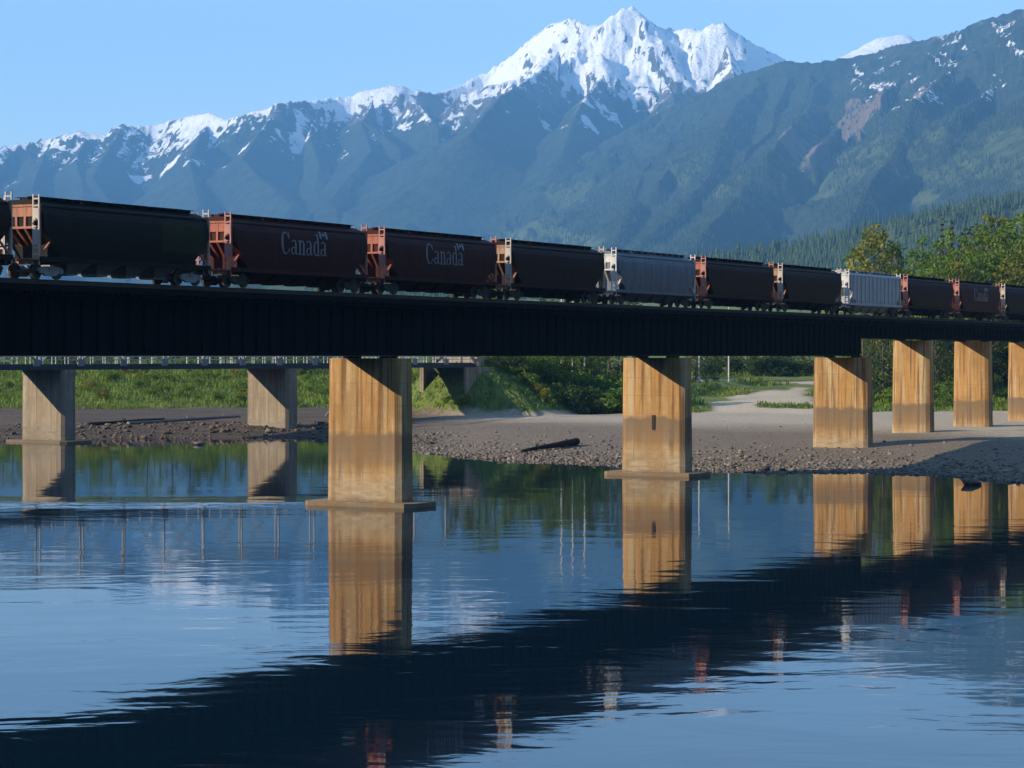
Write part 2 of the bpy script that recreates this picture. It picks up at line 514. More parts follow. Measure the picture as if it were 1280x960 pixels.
# ------------------------------------------------------------------ river
wx = axis([(-2500, -300, 200), (-300, 300, 20), (300, 2500, 200)])
wy = axis([(-4200, -1500, 450), (-1500, 0, 100), (0, 520, 20)])
WX, WY = np.meshgrid(wx, wy)
idx = np.arange(WX.size).reshape(WX.shape)
q = np.stack([idx[:-1, :-1], idx[:-1, 1:], idx[1:, 1:], idx[1:, :-1]], -1).reshape(-1, 4)
wme = raw_mesh('river_water', np.stack([WX, WY, WX * 0], -1).reshape(-1, 3), q, np.full(len(q), 4), True)
t = NT('river_water')
pos = t.new('ShaderNodeNewGeometry').outputs['Position']
x, y, z = t.sep(pos)
r1 = t.noise(t.mapped(pos, (0.85, 1.0, 1), (0, 0, R(12))), 0.9, 3, 0.5, 0.6)
r2 = t.noise(t.mapped(pos, (0.7, 1.0, 1), (0, 0, R(-8))), 0.2, 3, 0.5, 1.0)
r3 = t.noise(t.mapped(pos, (0.6, 1.0, 1)), 4.5, 2, 0.5)
calm = t.ramp(t.noise(t.mapped(pos, (0.018, 0.05, 1), (0, 0, R(6))), 1.0, 4, 0.6, 0.6), [(0.38, 0.12), (0.62, 1.0)])
# wake trailing from the pier footing across the river
wv = t.math('ADD', y, t.math('MULTIPLY', t.noise(t.mapped(pos, (0.05, 0.02, 1)), 1.0, 3), 9.0))
wk = t.math('ABSOLUTE', t.math('SUBTRACT', t.math('ADD', wv, t.math('MULTIPLY', x, 0.06)), 170.5))
wake = t.math('MULTIPLY', t.ramp(t.math('DIVIDE', wk, 7.0), [(0.0, 1), (1.6, 0)]), t.ramp(t.math('DIVIDE', t.math('ADD', x, 60), 60.0), [(0.72, 1), (0.82, 0)]))
near = t.ramp(t.math('DIVIDE', y, 260.0), [(0.15, 1.0), (0.75, 0.42)])
hh = t.math('ADD', t.math('MULTIPLY', r1, 0.0042), t.math('ADD', t.math('MULTIPLY', r2, 0.036), t.math('MULTIPLY', r3, 0.0005)))
amp = t.math('ADD', t.math('MULTIPLY', t.math('ADD', t.math('MULTIPLY', calm, 0.8), 0.2), near), t.math('MULTIPLY', wake, 4.5))
hh = t.math('MULTIPLY', hh, amp)
t.bump(hh, 1.0, 1.0)
t.b.inputs['IOR'].default_value = 1.333
wme.materials.append(t.set((0.003, 0.013, 0.024), 0.03))
tag(link_obj('river_water', wme), kind='structure')

# ------------------------------------------------------------------ mountains
def seg_field(X, Y, segs, slope, seed):
    H = np.full(X.shape, -1e9)
    D = np.full(X.shape, 1e9)
    for (ax, ay, ah), (bx, by, bh), sl in segs:
        dx, dy = bx - ax, by - ay
        L2 = dx * dx + dy * dy + 1e-9
        tt = np.clip(((X - ax) * dx + (Y - ay) * dy) / L2, 0, 1)
        d = np.hypot(X - ax - tt * dx, Y - ay - tt * dy)
        h = ah + (bh - ah) * tt - d * sl * slope
        D = np.where(h > H, d, D)
        H = np.maximum(H, h)
    return H, D

def poly_segs(pts, sl=1.0):
    return [(pts[i], pts[i + 1], sl) for i in range(len(pts) - 1)]

def w3(u, v, Z):
    p = wpt(u, v, Z)
    return (p.x, p.y, p.z)

def spur(rng, u, v, Z, du, Zend, hend, n=5, sag=0.15, jit=25, drop=0):
    a = w3(u, v, Z)
    b = w3(u + du, 445, Zend)
    pts = [(a[0], a[1], a[2] - drop)]
    for k in range(1, n + 1):
        f = k / n
        s = f + sag * math.sin(math.pi * f)
        jx = rng.normal() * jit * (Z / FPX) * (0.4 if k == n else 1)
        pts.append((a[0] + (b[0] - a[0]) * f + jx, a[1] + (b[1] - a[1]) * f, (a[2] - drop) + (hend - a[2] + drop) * min(s, 1)))
    return pts

K1, K2 = 0.82, 1.2       # overall size of the snowy massif and of the nearer ridge
def fan_mesh(name, us, Zs, hf, floor, K=1.0, soft=0.0):
    U, Z = np.meshgrid(us, Zs)
    X = (U - CXP) / FPX * Z
    H = np.maximum(hf(X, Z), floor)
    if soft > 0:                       # forested lower slopes are rounded off
        B = H.copy()
        for _ in range(3):
            c_ = np.cumsum(np.pad(B, ((0, 0), (10, 9)), mode='edge'), axis=1)
            B = np.concatenate([c_[:, 18:19], c_[:, 19:] - c_[:, :-19]], axis=1)[:, :H.shape[1]] / 19.0
        H = H + (B - H) * soft * (1 - sstep(850, 1300, H))
    idx = np.arange(X.size).reshape(X.shape)
    q = np.stack([idx[:-1, :-1], idx[:-1, 1:], idx[1:, 1:], idx[1:, :-1]], -1).reshape(-1, 4)
    me = raw_mesh(name, np.stack([X * K, Z * K, H * K], -1).reshape(-1, 3), q, np.full(len(q), 4), True)
    gyv = np.gradient(H, axis=0) / np.maximum(np.gradient(Z, axis=0), 1)
    gxv = np.gradient(H, axis=1) / np.maximum(np.gradient(X, axis=1), 1)
    sl = np.hypot(gxv, gyv)
    return me, X, Z, H, sl, gxv, gyv

def mountain_mat(name, forest_lo, forest_hi, rock_lo, rock_hi, nscale):
    t = NT(name)
    pos = t.new('ShaderNodeNewGeometry').outputs['Position']
    n1 = t.noise(pos, nscale, 8, 0.72)
    n2 = t.noise(pos, nscale * 6, 4, 0.65)
    n3 = t.noise(t.mapped(pos, (1, 1, 0.35)), nscale * 2.2, 6, 0.7)
    n5 = t.noise(t.mapped(pos, (1, 1, 0.45)), nscale * 3.2, 6, 0.75)
    forest = t.mix(t.ramp(t.math('ADD', t.math('MULTIPLY', n5, 0.6), t.math('MULTIPLY', n2, 0.4)), [(0.4, 0), (0.6, 1)]), tuple(k * 0.75 for k in forest_lo), tuple(k * 1.25 for k in forest_hi))
    rock = t.mix(t.ramp(n3, [(0.35, 0), (0.65, 1)]), rock_lo, rock_hi)
    rk = t.math('ADD', t.attr('rock'), t.math('MULTIPLY', t.math('SUBTRACT', n3, 0.5), 1.3))
    c = t.mix(t.ramp(rk, [(0.42, 0), (0.6, 1)]), forest, rock)
    gr = t.math('ADD', t.attr('meadow'), t.math('MULTIPLY', t.math('SUBTRACT', n1, 0.5), 1.2))
    c = t.mix(t.ramp(gr, [(0.4, 0), (0.65, 0.8)]), c, (0.095, 0.12, 0.04))
    sc = t.math('ADD', t.attr('scree'), t.math('MULTIPLY', t.math('SUBTRACT', n3, 0.5), 1.6))
    c = t.mix(t.ramp(sc, [(0.5, 0), (0.75, 0.85)]), c, (0.19, 0.135, 0.10))
    n4 = t.noise(t.mapped(pos, (1, 1, 0.6)), nscale * 7, 5, 0.7)
    nn = t.math('ADD', t.math('MULTIPLY', t.math('SUBTRACT', n1, 0.5), 1.1), t.math('ADD', t.math('MULTIPLY', t.math('SUBTRACT', n3, 0.5), 1.0), t.math('MULTIPLY', t.math('SUBTRACT', n4, 0.5), 1.3)))
    sn = t.math('ADD', t.attr('snow'), nn)
    c = t.mix(t.ramp(sn, [(0.47, 0), (0.56, 1)]), c, (0.86, 0.87, 0.89))
    bp = t.bump(t.math('ADD', n1, t.math('ADD', t.math('MULTIPLY', n2, 0.3), t.math('MULTIPLY', n4, 0.35))), 0.85, 0.16 / nscale)
    return t.set(c, 0.9, spec=0.15)

rng = np.random.default_rng(5)
# far snowy range
P1 = [(-260, 214), (-120, 196), (0, 183), (60, 172), (95, 163), (130, 166), (150, 155), (190, 156), (215, 150), (245, 142), (262, 140), (285, 148), (310, 140), (345, 128), (380, 125), (415, 122), (440, 118), (470, 108), (495, 104), (520, 112), (545, 116), (575, 105), (600, 92), (625, 78), (650, 60), (670, 42), (690, 28), (715, 22), (735, 30), (752, 30), (765, 18), (780, 9), (790, 7), (800, 15), (812, 27), (830, 33), (848, 36), (860, 33), (875, 36), (890, 28), (905, 27), (920, 38), (940, 52), (960, 62), (980, 73), (1010, 92), (1060, 120), (1150, 150), (1300, 170), (1500, 200)]
def z1(u):
    return 14000 + 350 * math.sin(u * 0.013) + 200 * math.sin(u * 0.031 + 1)
crest1 = [w3(u, v, z1(u)) for u, v in P1]
segs1 = poly_segs(crest1)
crestsegs1 = list(segs1)
prof = lambda P, u: float(np.interp(u, [p[0] for p in P], [p[1] for p in P]))
for u, du in ((-160, -60), (-60, 30), (60, -40), (150, 50), (262, -10), (345, 60), (440, 10), (505, -60), (575, 30), (650, -30), (905, 60), (960, 40), (1060, 50), (1150, 50), (1280, 60)):
    segs1 += poly_segs(spur(rng, u, prof(P1, u), z1(u), du, rng.uniform(6200, 7800), 60, 6, rng.uniform(0.08, 0.2), 22, 40))
for u, du, ze, he in ((30, 20, 10500, 500), (110, -20, 11000, 620), (205, 20, 10800, 560), (305, 30, 10800, 600), (395, -20, 10900, 620), (470, 20, 11000, 700), (540, 10, 11000, 650), (600, 15, 11400, 800), (715, -25, 11300, 820), (765, -22, 11800, 900)):
    segs1 += poly_segs(spur(rng, u, prof(P1, u), z1(u), du, ze, he, 5, 0.1, 12, 30), 1.15)
# the main summit throws one sharp spur towards the valley: lit on its left, shaded on its right
segs1 += poly_segs([w3(795, 10, z1(795)), w3(812, 40, 13550), w3(818, 75, 13200), w3(838, 112, 12700), w3(850, 150, 11900), w3(830, 205, 10600), w3(790, 270, 9000), w3(760, 340, 7600)], 0.85)
segs1 += poly_segs([w3(712, 22, z1(712)), w3(700, 62, 13500), w3(668, 92, 13000), w3(625, 120, 12300), w3(585, 165, 11300)], 0.9)
segs1 += poly_segs([w3(786, 12, z1(786)), w3(770, 70, 13400), w3(748, 100, 12900), w3(725, 130, 12300), w3(700, 190, 11000)], 0.9)
segs1 += poly_segs([w3(903, 28, z1(903)), w3(930, 80, 13400), w3(950, 120, 12800)], 1.0)
def h1(X, Y):
    wob = 0.85 + 0.7 * fbm(X / 900, Y / 900, 4, 3)
    H, D = seg_field(X, Y, segs1, 0.62, 0)
    H = H + D * 0.62 - D * 0.62 * wob
    k = np.clip(D / 300, 0, 1)
    wx_ = (fbm(X / 700, Y / 700, 3, 201) - 0.5) * 700; wy_ = (fbm(X / 700, Y / 700, 3, 202) - 0.5) * 700
    hi = sstep(700, 1400, H)
    H = H + (ridged((X + wx_) / 760, (Y + wy_) / 1000, 5, 8) - 0.86) * (105 + 165 * hi) * k
    H = H + (ridged((X + wx_ * .4) / 230, (Y + wy_ * .4) / 330, 4, 15) - 0.8) * (44 + 60 * hi) * np.clip(D / 160, 0.04, 1) + (ridged((X + Y * .2) / 95, Y / 150, 3, 16) - 0.75) * 40 * hi * np.clip(D / 100, 0.1, 1) + (fbm(X / 60, Y / 110, 3, 14) - 0.5) * 22
    return np.maximum(H, seg_field(X, Y, crestsegs1, 1.15, 0)[0] + (fbm(X / 50, Y / 90, 4, 19) - 0.5) * 26)
us = np.arange(-260, 1440, 1.7)
Zs = np.concatenate([np.arange(5600, 10000, 90), np.arange(10000, 15200, 34), np.arange(15200, 17000, 200)])
me1, X1, Y1, H1, S1, gxa, gya = fan_mesh('snowy_mountain_range', us, Zs, h1, 40, K1, 0.7)
hn = H1 + (fbm(X1 / 500, Y1 / 500, 4, 60) - 0.5) * 300
uu = CXP + FPX * X1 / Y1
line = np.interp(uu, [0, 130, 300, 420, 560, 700, 830, 960, 1100], [1130, 1140, 1190, 1230, 1290, 1340, 1310, 1360, 1500])
cur1 = H1 - (np.roll(H1, 6, 1) + np.roll(H1, -6, 1)) * 0.5
snow1 = np.clip((hn - line) / 300 + 0.36, -0.6, 1.3) - np.clip((S1 - 0.62) * 0.75, 0, 0.85) - np.clip(cur1 / 60, -0.25, 0.3)
snow1 = np.maximum(snow1, -0.55 + 3.4 * np.clip(fbm(X1 / 190, Y1 / 260, 3, 66) - 0.535, 0, 0.4) * sstep(line - 420, line - 120, H1) + 0.35 * sstep(line - 350, line - 60, H1))
add_attr(me1, 'snow', snow1)
add_attr(me1, 'rock', sstep(1150, 1500, H1 + (fbm(X1 / 600, Y1 / 600, 3, 61) - 0.5) * 300))
add_attr(me1, 'meadow', 0.35 * sstep(0.6, 0.75, fbm(X1 / 700, Y1 / 1100, 4, 64)) * (1 - sstep(900, 1250, H1)))
add_attr(me1, 'scree', np.zeros(X1.shape))
me1.materials.append(mountain_mat('snowy_mountain', (0.014, 0.024, 0.016), (0.032, 0.046, 0.026), (0.05, 0.05, 0.052), (0.14, 0.135, 0.13), 0.006))
tag(link_obj('snowy_mountain_range', me1), kind='structure')

# nearer forested ridge on the right
P2 = [(380, 372), (500, 325), (570, 293), (600, 275), (630, 255), (660, 237), (690, 218), (720, 200), (760, 174), (800, 152), (840, 134), (870, 120), (900, 104), (930, 92), (960, 83), (985, 77), (1020, 77), (1060, 73), (1090, 66), (1120, 57), (1150, 51), (1180, 44), (1210, 33), (1240, 21), (1265, 14), (1290, 8), (1400, -40), (1600, -80)]
def z2(u):
    return float(np.interp(u, [380, 985, 1280, 1600], [8600, 7700, 7000, 6300])) + 140 * math.sin(u * 0.03)
segs2 = poly_segs([w3(u, v, z2(u)) for u, v in P2])
crestsegs2 = list(segs2)
spur2 = []
for u, du in ((1500, -260), (1400, -290), (1310, -270), (1245, -310), (1180, -270), (1115, -260), (1060, -290), (1015, -230), (965, -250), (905, -200), (850, -210), (790, -160), (730, -150), (660, -110), (600, -80)):
    sp = spur(rng, u, prof(P2, u), z2(u), du + rng.uniform(-30, 30), rng.uniform(3300, 4300), 40, 6, rng.uniform(0.02, 0.14), 14, 30)
    segs2 += poly_segs(sp, 0.95)
for u, du, ze, f in ((1360, -120, 5400, .45), (1275, -90, 5300, .5), (1210, -100, 5500, .5), (1150, -70, 5500, .5), (1090, -80, 5700, .5), (1040, -80, 5600, .5), (990, -60, 5900, .5), (935, -70, 6000, .5), (880, -50, 6000, .5), (820, -50, 6200, .5), (760, -40, 6400, .5)):
    hz_ = w3(u, prof(P2, u), z2(u))[2]
    segs2 += poly_segs(spur(rng, u, prof(P2, u), z2(u), du, ze, hz_ * f, 5, 0.05, 8, 30), 1.1)
def h2(X, Y):
    wob = 0.8 + 0.5 * fbm(X / 500, Y / 500, 4, 73)
    H, D = seg_field(X, Y, segs2, 0.54, 0)
    H = H + D * 0.54 - D * 0.54 * wob
    k = np.clip(D / 200, 0, 1)
    wx_ = (fbm(X / 350, Y / 350, 3, 211) - 0.5) * 360; wy_ = (fbm(X / 350, Y / 350, 3, 212) - 0.5) * 360
    H = H + (ridged((X + wx_ - Y * 0.25) / 330, (Y + wy_) / 620, 5, 78) - 0.8) * 95 * k
    H = H + (ridged((X + wx_ * .4) / 90, (Y + wy_ * .4) / 170, 4, 77) - 0.75) * 46 * k + (fbm(X / 36, Y / 60, 3, 79) - 0.5) * 16
    return np.maximum(H, seg_field(X, Y, crestsegs2, 1.0, 0)[0] + (fbm(X / 30, Y / 50, 4, 76) - 0.5) * 14)
us = np.arange(360, 1480, 1.7)
Zs = np.concatenate([np.arange(2900, 8000, 24), np.arange(8000, 9600, 90)])
me2, X2, Y2, H2, S2, gxb, gyb = fan_mesh('forested_ridge', us, Zs, h2, 30, K2)
u2 = CXP + FPX * X2 / Y2
ang2 = np.clip(gxb, -2, 2)
gul2 = fbm(X2 / 90 + H2 / 700, Y2 / 420, 4, 81)
def chute(X, Y, H):
    u_ = CXP + FPX * X / np.maximum(Y, 1)
    g = fbm((X + Y * 0.30) / 34 + H / 700, Y / 210, 5, 81)
    patch = sstep(0.38, 0.54, fbm(X / 150, Y / 300, 3, 83) + 0.10 * sstep(1090, 1200, u_))
    return np.clip((g - 0.52) / 0.07, 0, 1) * patch * sstep(540, 660, H) * sstep(1030, 1075, u_)
snow2 = -0.62 + 1.12 * chute(X2, Y2, H2)
add_attr(me2, 'snow', snow2)
add_attr(me2, 'rock', sstep(700, 1050, H2 + (fbm(X2 / 300, Y2 / 300, 3, 82) - 0.5) * 300) * 0.45 * sstep(960, 1100, u2))
add_attr(me2, 'meadow', np.clip(sstep(0.52, 0.7, fbm(X2 / 260 + H2 / 400, Y2 / 900, 4, 84)) * (1 - sstep(500, 800, H2)) * 0.55 + 0.35 * (1 - sstep(150, 420, H2)), 0, 1))
add_attr(me2, 'scree', 1.1 * sstep(0.46, 0.62, fbm(X2 / 120, Y2 / 500, 4, 85)) * sstep(380, 520, H2) * (1 - sstep(720, 860, H2)) * sstep(940, 1000, u2) * (1 - sstep(1120, 1200, u2)))
me2.materials.append(mountain_mat('forested_mountain', (0.013, 0.023, 0.014), (0.032, 0.047, 0.024), (0.05, 0.05, 0.048), (0.12, 0.112, 0.10), 0.012))
tag(link_obj('forested_ridge', me2), kind='structure')

# low wooded hill at the foot of the ridge
P3 = [(200, 378), (300, 352), (420, 326), (500, 308), (560, 314), (700, 330), (800, 336), (860, 328), (920, 318), (980, 308), (1050, 296), (1110, 280), (1180, 264), (1280, 246), (1450, 226), (1600, 215)]
segs3 = poly_segs([w3(u, v, 2900 + 120 * math.sin(u * 0.02)) for u, v in P3])
for u in range(240, 1560, 70):
    segs3 += poly_segs(spur(rng, u, prof(P3, u), 2900, rng.uniform(-120, 40), rng.uniform(1300, 1700), 30, 4, 0.12, 20, 6))
def h3(X, Y):
    H, D = seg_field(X, Y, segs3, 0.4, 0)
    k = np.clip(D / 100, 0, 1)
    return H + (fbm(X / 120, Y / 120, 5, 91) - 0.5) * 40 * k
us = np.arange(150, 1500, 4)
Zs = np.arange(1150, 3600, 16)
me3, X3, Y3, H3, S3, _, _ = fan_mesh('wooded_foothill', us, Zs, h3, 18)
add_attr(me3, 'snow', np.full(X3.shape, -2.0)); add_attr(me3, 'rock', np.zeros(X3.shape) - 1); add_attr(me3, 'scree', np.zeros(X3.shape) - 1)
add_attr(me3, 'meadow', sstep(0.5, 0.7, fbm(X3 / 150, Y3 / 300, 4, 94)))
me3.materials.append(mountain_mat('wooded_hill', (0.022, 0.042, 0.02), (0.055, 0.08, 0.034), (0.1, 0.1, 0.1), (0.1, 0.1, 0.1), 0.03))
tag(link_obj('wooded_foothill', me3), kind='structure')

# unseen wooded ridges right, behind and left, added to cut low sky light
azs = np.radians(np.arange(15.5, 344.0, 1.0))
rr_ = np.concatenate([np.arange(1700, 5200, 110)])
AZ, RR = np.meshgrid(azs, rr_)
elv = np.interp(np.degrees(AZ), [15, 25, 45, 70, 200, 225, 250, 300, 330, 345], [9, 12, 17, 20, 20, 14, 9, 8, 7, 7])
VX, VY = np.sin(AZ) * RR, np.cos(AZ) * RR
crest_ = 4300 * np.tan(np.radians(elv))
VH = crest_ * np.interp(RR, [1700, 2100, 4300, 5200], [0.0, 0.06, 1.0, 0.72]) + (ridged(VX / 700, VY / 700, 5, 301) - 0.5) * 240 * sstep(1900, 3000, RR) - 4 * (RR < 1750)
idx = np.arange(VX.size).reshape(VX.shape)
q = np.stack([idx[:-1, :-1], idx[:-1, 1:], idx[1:, 1:], idx[1:, :-1]], -1).reshape(-1, 4)
me5 = raw_mesh('unseen_shading_ridge', np.stack([VX, VY, VH], -1).reshape(-1, 3), q, np.full(len(q), 4), True)
add_attr(me5, 'snow', (VH - 1500) / 400 - 0.2); add_attr(me5, 'rock', sstep(1000, 1400, VH)); add_attr(me5, 'scree', VH * 0 - 1); add_attr(me5, 'meadow', VH * 0)
me5.materials.append(me2.materials[0])
tag(link_obj('unseen_shading_ridge', me5), kind='structure')

# snow dome far behind the ridge
segs4 = poly_segs([w3(1040, 110, 12600), w3(1085, 64, 12600), w3(1100, 47, 12600), w3(1112, 42, 12600), w3(1126, 42, 12600), w3(1140, 50, 12600), w3(1180, 80, 12600)])
def h4(X, Y):
    H, D = seg_field(X, Y, segs4, 0.5, 0)
    return H + (fbm(X / 200, Y / 200, 4, 95) - 0.5) * 60 * np.clip(D / 200, 0, 1) + (fbm(X / 90, Y / 90, 3, 96) - 0.5) * 30
me4, X4, Y4, H4, S4, _, _ = fan_mesh('distant_snow_dome', np.arange(1000, 1230, 2.0), np.arange(10300, 14200, 60), h4, 40)
add_attr(me4, 'snow', np.full(X4.shape, 2.0)); add_attr(me4, 'rock', X4 * 0); add_attr(me4, 'scree', X4 * 0); add_attr(me4, 'meadow', X4 * 0)
me4.materials.append(me1.materials[0])
tag(link_obj('distant_snow_dome', me4), kind='structure')

# ------------------------------------------------------------------ far forests: nobody could count them
def cone_forest(name, X, Y, Z, hgt, mat, tiers=1, sides=5, seed=1):
    rg = np.random.default_rng(seed)
    n = len(X)
    vs = []; fs = []; tn = []
    base = 0
    tone = rg.random(n)
    for k in range(tiers):
        z0 = hgt * (0.08 + 0.36 * k) if tiers > 1 else hgt * 0.04
        z1_ = hgt * (0.62 + 0.38 * k) if tiers > 1 else hgt
        rr = hgt * rg.uniform(0.13, 0.2, n) * (1 - 0.42 * k)
        ph = rg.random(n) * 6.28
        ring = np.stack([np.stack([X + np.cos(ph + 6.2832 * s / sides) * rr * rg.uniform(0.75, 1.2, n), Y + np.sin(ph + 6.2832 * s / sides) * rr, Z + z0 + rg.uniform(-.04, .04, n) * hgt], -1) for s in range(sides)], 1)
        tip = np.stack([X + rg.normal(0, .02, n) * hgt, Y, Z + z1_], -1)[:, None, :]
        v = np.concatenate([ring, tip], 1)
        vs.append(v.reshape(-1, 3))
        b = base + np.arange(n)[:, None] * (sides + 1)
        for s in range(sides):
            fs.append(np.concatenate([b + s, b + (s + 1) % sides, b + sides], 1))
        tn.append(np.repeat(tone, sides + 1))
        base += n * (sides + 1)
    fs = np.concatenate(fs, 0)
    me = raw_mesh(name, np.concatenate(vs, 0), fs, np.full(len(fs), 3), False)
    add_attr(me, 'tone', np.concatenate(tn))
    me.materials.append(mat)
    return tag(link_obj(name, me), kind='stuff')

M['far_needle'] = foliage('far_forest_crowns', [(0, (0.034, 0.062, 0.028)), (0.5, (0.044, 0.077, 0.031)), (1, (0.062, 0.098, 0.036))], 0.1)
n = 26000
ZZ = np.sqrt(RNG.uniform(1250 ** 2, 3350 ** 2, n)); UU = RNG.uniform(380, 1460, n)
XX = (UU - CXP) / FPX * ZZ
HH = np.maximum(h3(XX, ZZ), 18)
keep = fbm(XX / 130, ZZ / 260, 3, 101) > 0.36
XX, ZZ, HH = XX[keep], ZZ[keep], HH[keep]
cone_forest('foothill_forest', XX, ZZ, HH - 1, RNG.uniform(6, 13, len(XX)) + 9 * RNG.random(len(XX)) ** 3, M['far_needle'], 2, 5, 3)
n = 80000
ZZ = np.sqrt(RNG.uniform(3200 ** 2, 7600 ** 2, n)); UU = RNG.uniform(480, 1440, n)
XX = (UU - CXP) / FPX * ZZ
HH = h2(XX, ZZ)
keep = (HH > 32) & (chute(XX, ZZ, HH) < 0.35) & (fbm(XX / 90 + HH / 500, ZZ / 600, 4, 103) > 0.42) & (RNG.random(n) > sstep(450, 1000, HH))
XX, ZZ, HH = XX[keep], ZZ[keep], HH[keep]
M['ridge_needle'] = foliage('ridge_forest_crowns', [(0, (0.012, 0.026, 0.015)), (0.5, (0.024, 0.044, 0.02)), (1, (0.05, 0.075, 0.028))], 0.1)
cone_forest('ridge_forest', XX * K2, ZZ * K2, HH * K2 - 2, RNG.uniform(8, 17, len(XX)), M['ridge_needle'], 1, 4, 4)

# ------------------------------------------------------------------ railway bridge
ANG = math.atan2(0.8824, 0.4705)          # bridge direction
BX0 = -97.15
def bp(tt, off=0.0, z=0.0):
    """point on the bridge axis: tt metres along, off metres towards the far side"""
    return Vector((BX0 + 0.4705 * tt - 0.8824 * off, 0.8824 * tt + 0.4705 * off, z))
RAIL = 14.42
PT = [92.9, 139.4, 185.9, 232.9, 278.5, 300.8, 322.8, 345.2, 367.6, 390.0]
bridge = empty('railway_bridge', bp(92.9, 0, 0), ANG)
tag(bridge, 'black steel plate girder railway bridge carrying the grain train over the river', 'railway bridge')
T0 = 92.9
def deep_span(a, b, zb, zt, kind):
    L = b - a
    g = MB()
    for s in (-1, 1):
        yy = s * 1.45
        g.box(((a + b) / 2 - T0, yy, (zb + zt) / 2), (L - 0.12, 0.05, zt - zb - 0.1))
        g.box(((a + b) / 2 - T0, yy, zb + 0.025), (L - 0.1, 0.46, 0.05))
        g.box(((a + b) / 2 - T0, yy, zt - 0.025), (L - 0.1, 0.46, 0.05))
        g.box(((a + b) / 2 - T0, yy, zb + 0.14), (L - 0.14, 0.14, 0.16))
        g.box(((a + b) / 2 - T0, yy, zt - 0.14), (L - 0.14, 0.14, 0.16))
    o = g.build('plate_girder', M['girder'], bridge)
    st = MB()
    n_ = max(4, int(L / 1.45))
    for s in (-1, 1):
        for k in range(n_ + 1):
            xx = a - T0 + 0.2 + (L - 0.4) * k / n_
            for sd_ in (-1, 1):
                st.box((xx, s * 1.45 + sd_ * 0.115, (zb + zt) / 2), (0.09 if k % 4 else 0.16, 0.17, zt - zb - 0.48))
    so_ = st.build('stiffener', M['girder'], o)
    tag(so_, kind='stuff')
    cr = MB()
    m_ = max(2, int(L / 5.5))
    for k in range(m_ + 1):
        xx = a - T0 + 0.25 + (L - 0.5) * k / m_
        cr.beam((xx, -1.33, zb + 0.4), (xx, 1.33, zt - 0.4), 0.1, 0.1)
        cr.beam((xx + 0.12, -1.33, zt - 0.4), (xx + 0.12, 1.33, zb + 0.4), 0.1, 0.1)
        cr.beam((xx, -1.33, zb + 0.3), (xx, 1.33, zb + 0.3), 0.12, 0.12)
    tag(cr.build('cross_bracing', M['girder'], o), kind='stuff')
    return o
for i in range(len(PT) - 1):
    if PT[i + 1] <= 279:
        deep_span(PT[i] + (0 if i else 0), PT[i + 1] + (1.0 if i == 3 else 0), 10.2, 13.55, 'deep')
    else:
        deep_span(PT[i] + (1.05 if i == 4 else 0), PT[i + 1], 12.05, 13.55, 'shallow')
# bearings on pier tops
for i, p in enumerate(PT):
    zb = 10.2 if i <= 4 else 12.05
    for s in (-1, 1):
        for e in (-1, 1):
            bb = MB()
            bb.box((p - T0 + e * 0.38, s * 1.45, zb - 0.08), (0.5, 0.7, 0.15))
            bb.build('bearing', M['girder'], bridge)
LB = PT[-1] - PT[0]
tb = MB()
k = 0.0
while k < LB:
    tb.box((k, 0, 13.72), (0.25, 4.4 if int(k / 0.42) % 6 else 5.0, 0.3))
    k += 0.42
tag(tb.build('bridge_tie', M['tie'], bridge), kind='stuff')
for s in (-1, 1):
    dk = MB(); dk.box((LB / 2, s * 2.25, 13.96), (LB, 0.75, 0.1)); dk.build('walkway', M['tie'], bridge)
    fs_ = MB(); fs_.box((LB / 2, s * 2.66, 13.9), (LB, 0.06, 0.34)); fs_.build('fascia_beam', M['girder'], bridge)
for s in (-1, 1):
    rl = MB()
    rl.box((LB / 2, s * 0.755, RAIL - 0.025), (LB, 0.075, 0.05))
    rl.box((LB / 2, s * 0.755, RAIL - 0.10), (LB, 0.03, 0.11))
    rl.box((LB / 2, s * 0.755, RAIL - 0.17), (LB, 0.15, 0.04))
    rl.box((LB / 2, s * 0.755, RAIL - 0.37), (LB, 0.36, 0.35))
    rl.build('rail', M['rail'], bridge)

# ------------------------------------------------------------------ piers
def pier(tt, width, ztop, zbot, foot, label):
    root = empty('bridge_pier', bp(tt, 0, zbot), ANG)
    tag(root, label, 'bridge pier', 'concrete piers of the railway bridge')
    m = MB()
    n_ = 9
    def ring(z, grow):
        th, w = 0.9 + grow, width / 2 + grow
        c = 0.42
        return [(-th + c * .55, -w, z), (th - c * .55, -w, z), (th, -w + c, z), (th, w - c, z), (th - c * .55, w, z), (-th + c * .55, w, z), (-th, w - c, z), (-th, -w + c, z)]
    zs = [0, (ztop - zbot) * 0.5, ztop - zbot]
    vs = []; fs = []
    for k, z in enumerate(zs):
        vs += ring(z, 0.10 * (1 - k / (len(zs) - 1)))
    for k in range(len(zs) - 1):
        for j in range(8):
            fs.append((k * 8 + j, k * 8 + (j + 1) % 8, (k + 1) * 8 + (j + 1) % 8, (k + 1) * 8 + j))
    fs.append(tuple(range(7, -1, -1))); fs.append(tuple((len(zs) - 1) * 8 + j for j in range(8)))
    m.add(vs, fs)
    sh = m.build('shaft', M['concrete'], root)
    if foot:
        f = MB()
        f.box((0, 0, 0.30 - zbot - 1.3), (3.9, width + 2.9, 2.6), 0, 0.5)
        f.build('footing', M['concrete'], root)
    return root
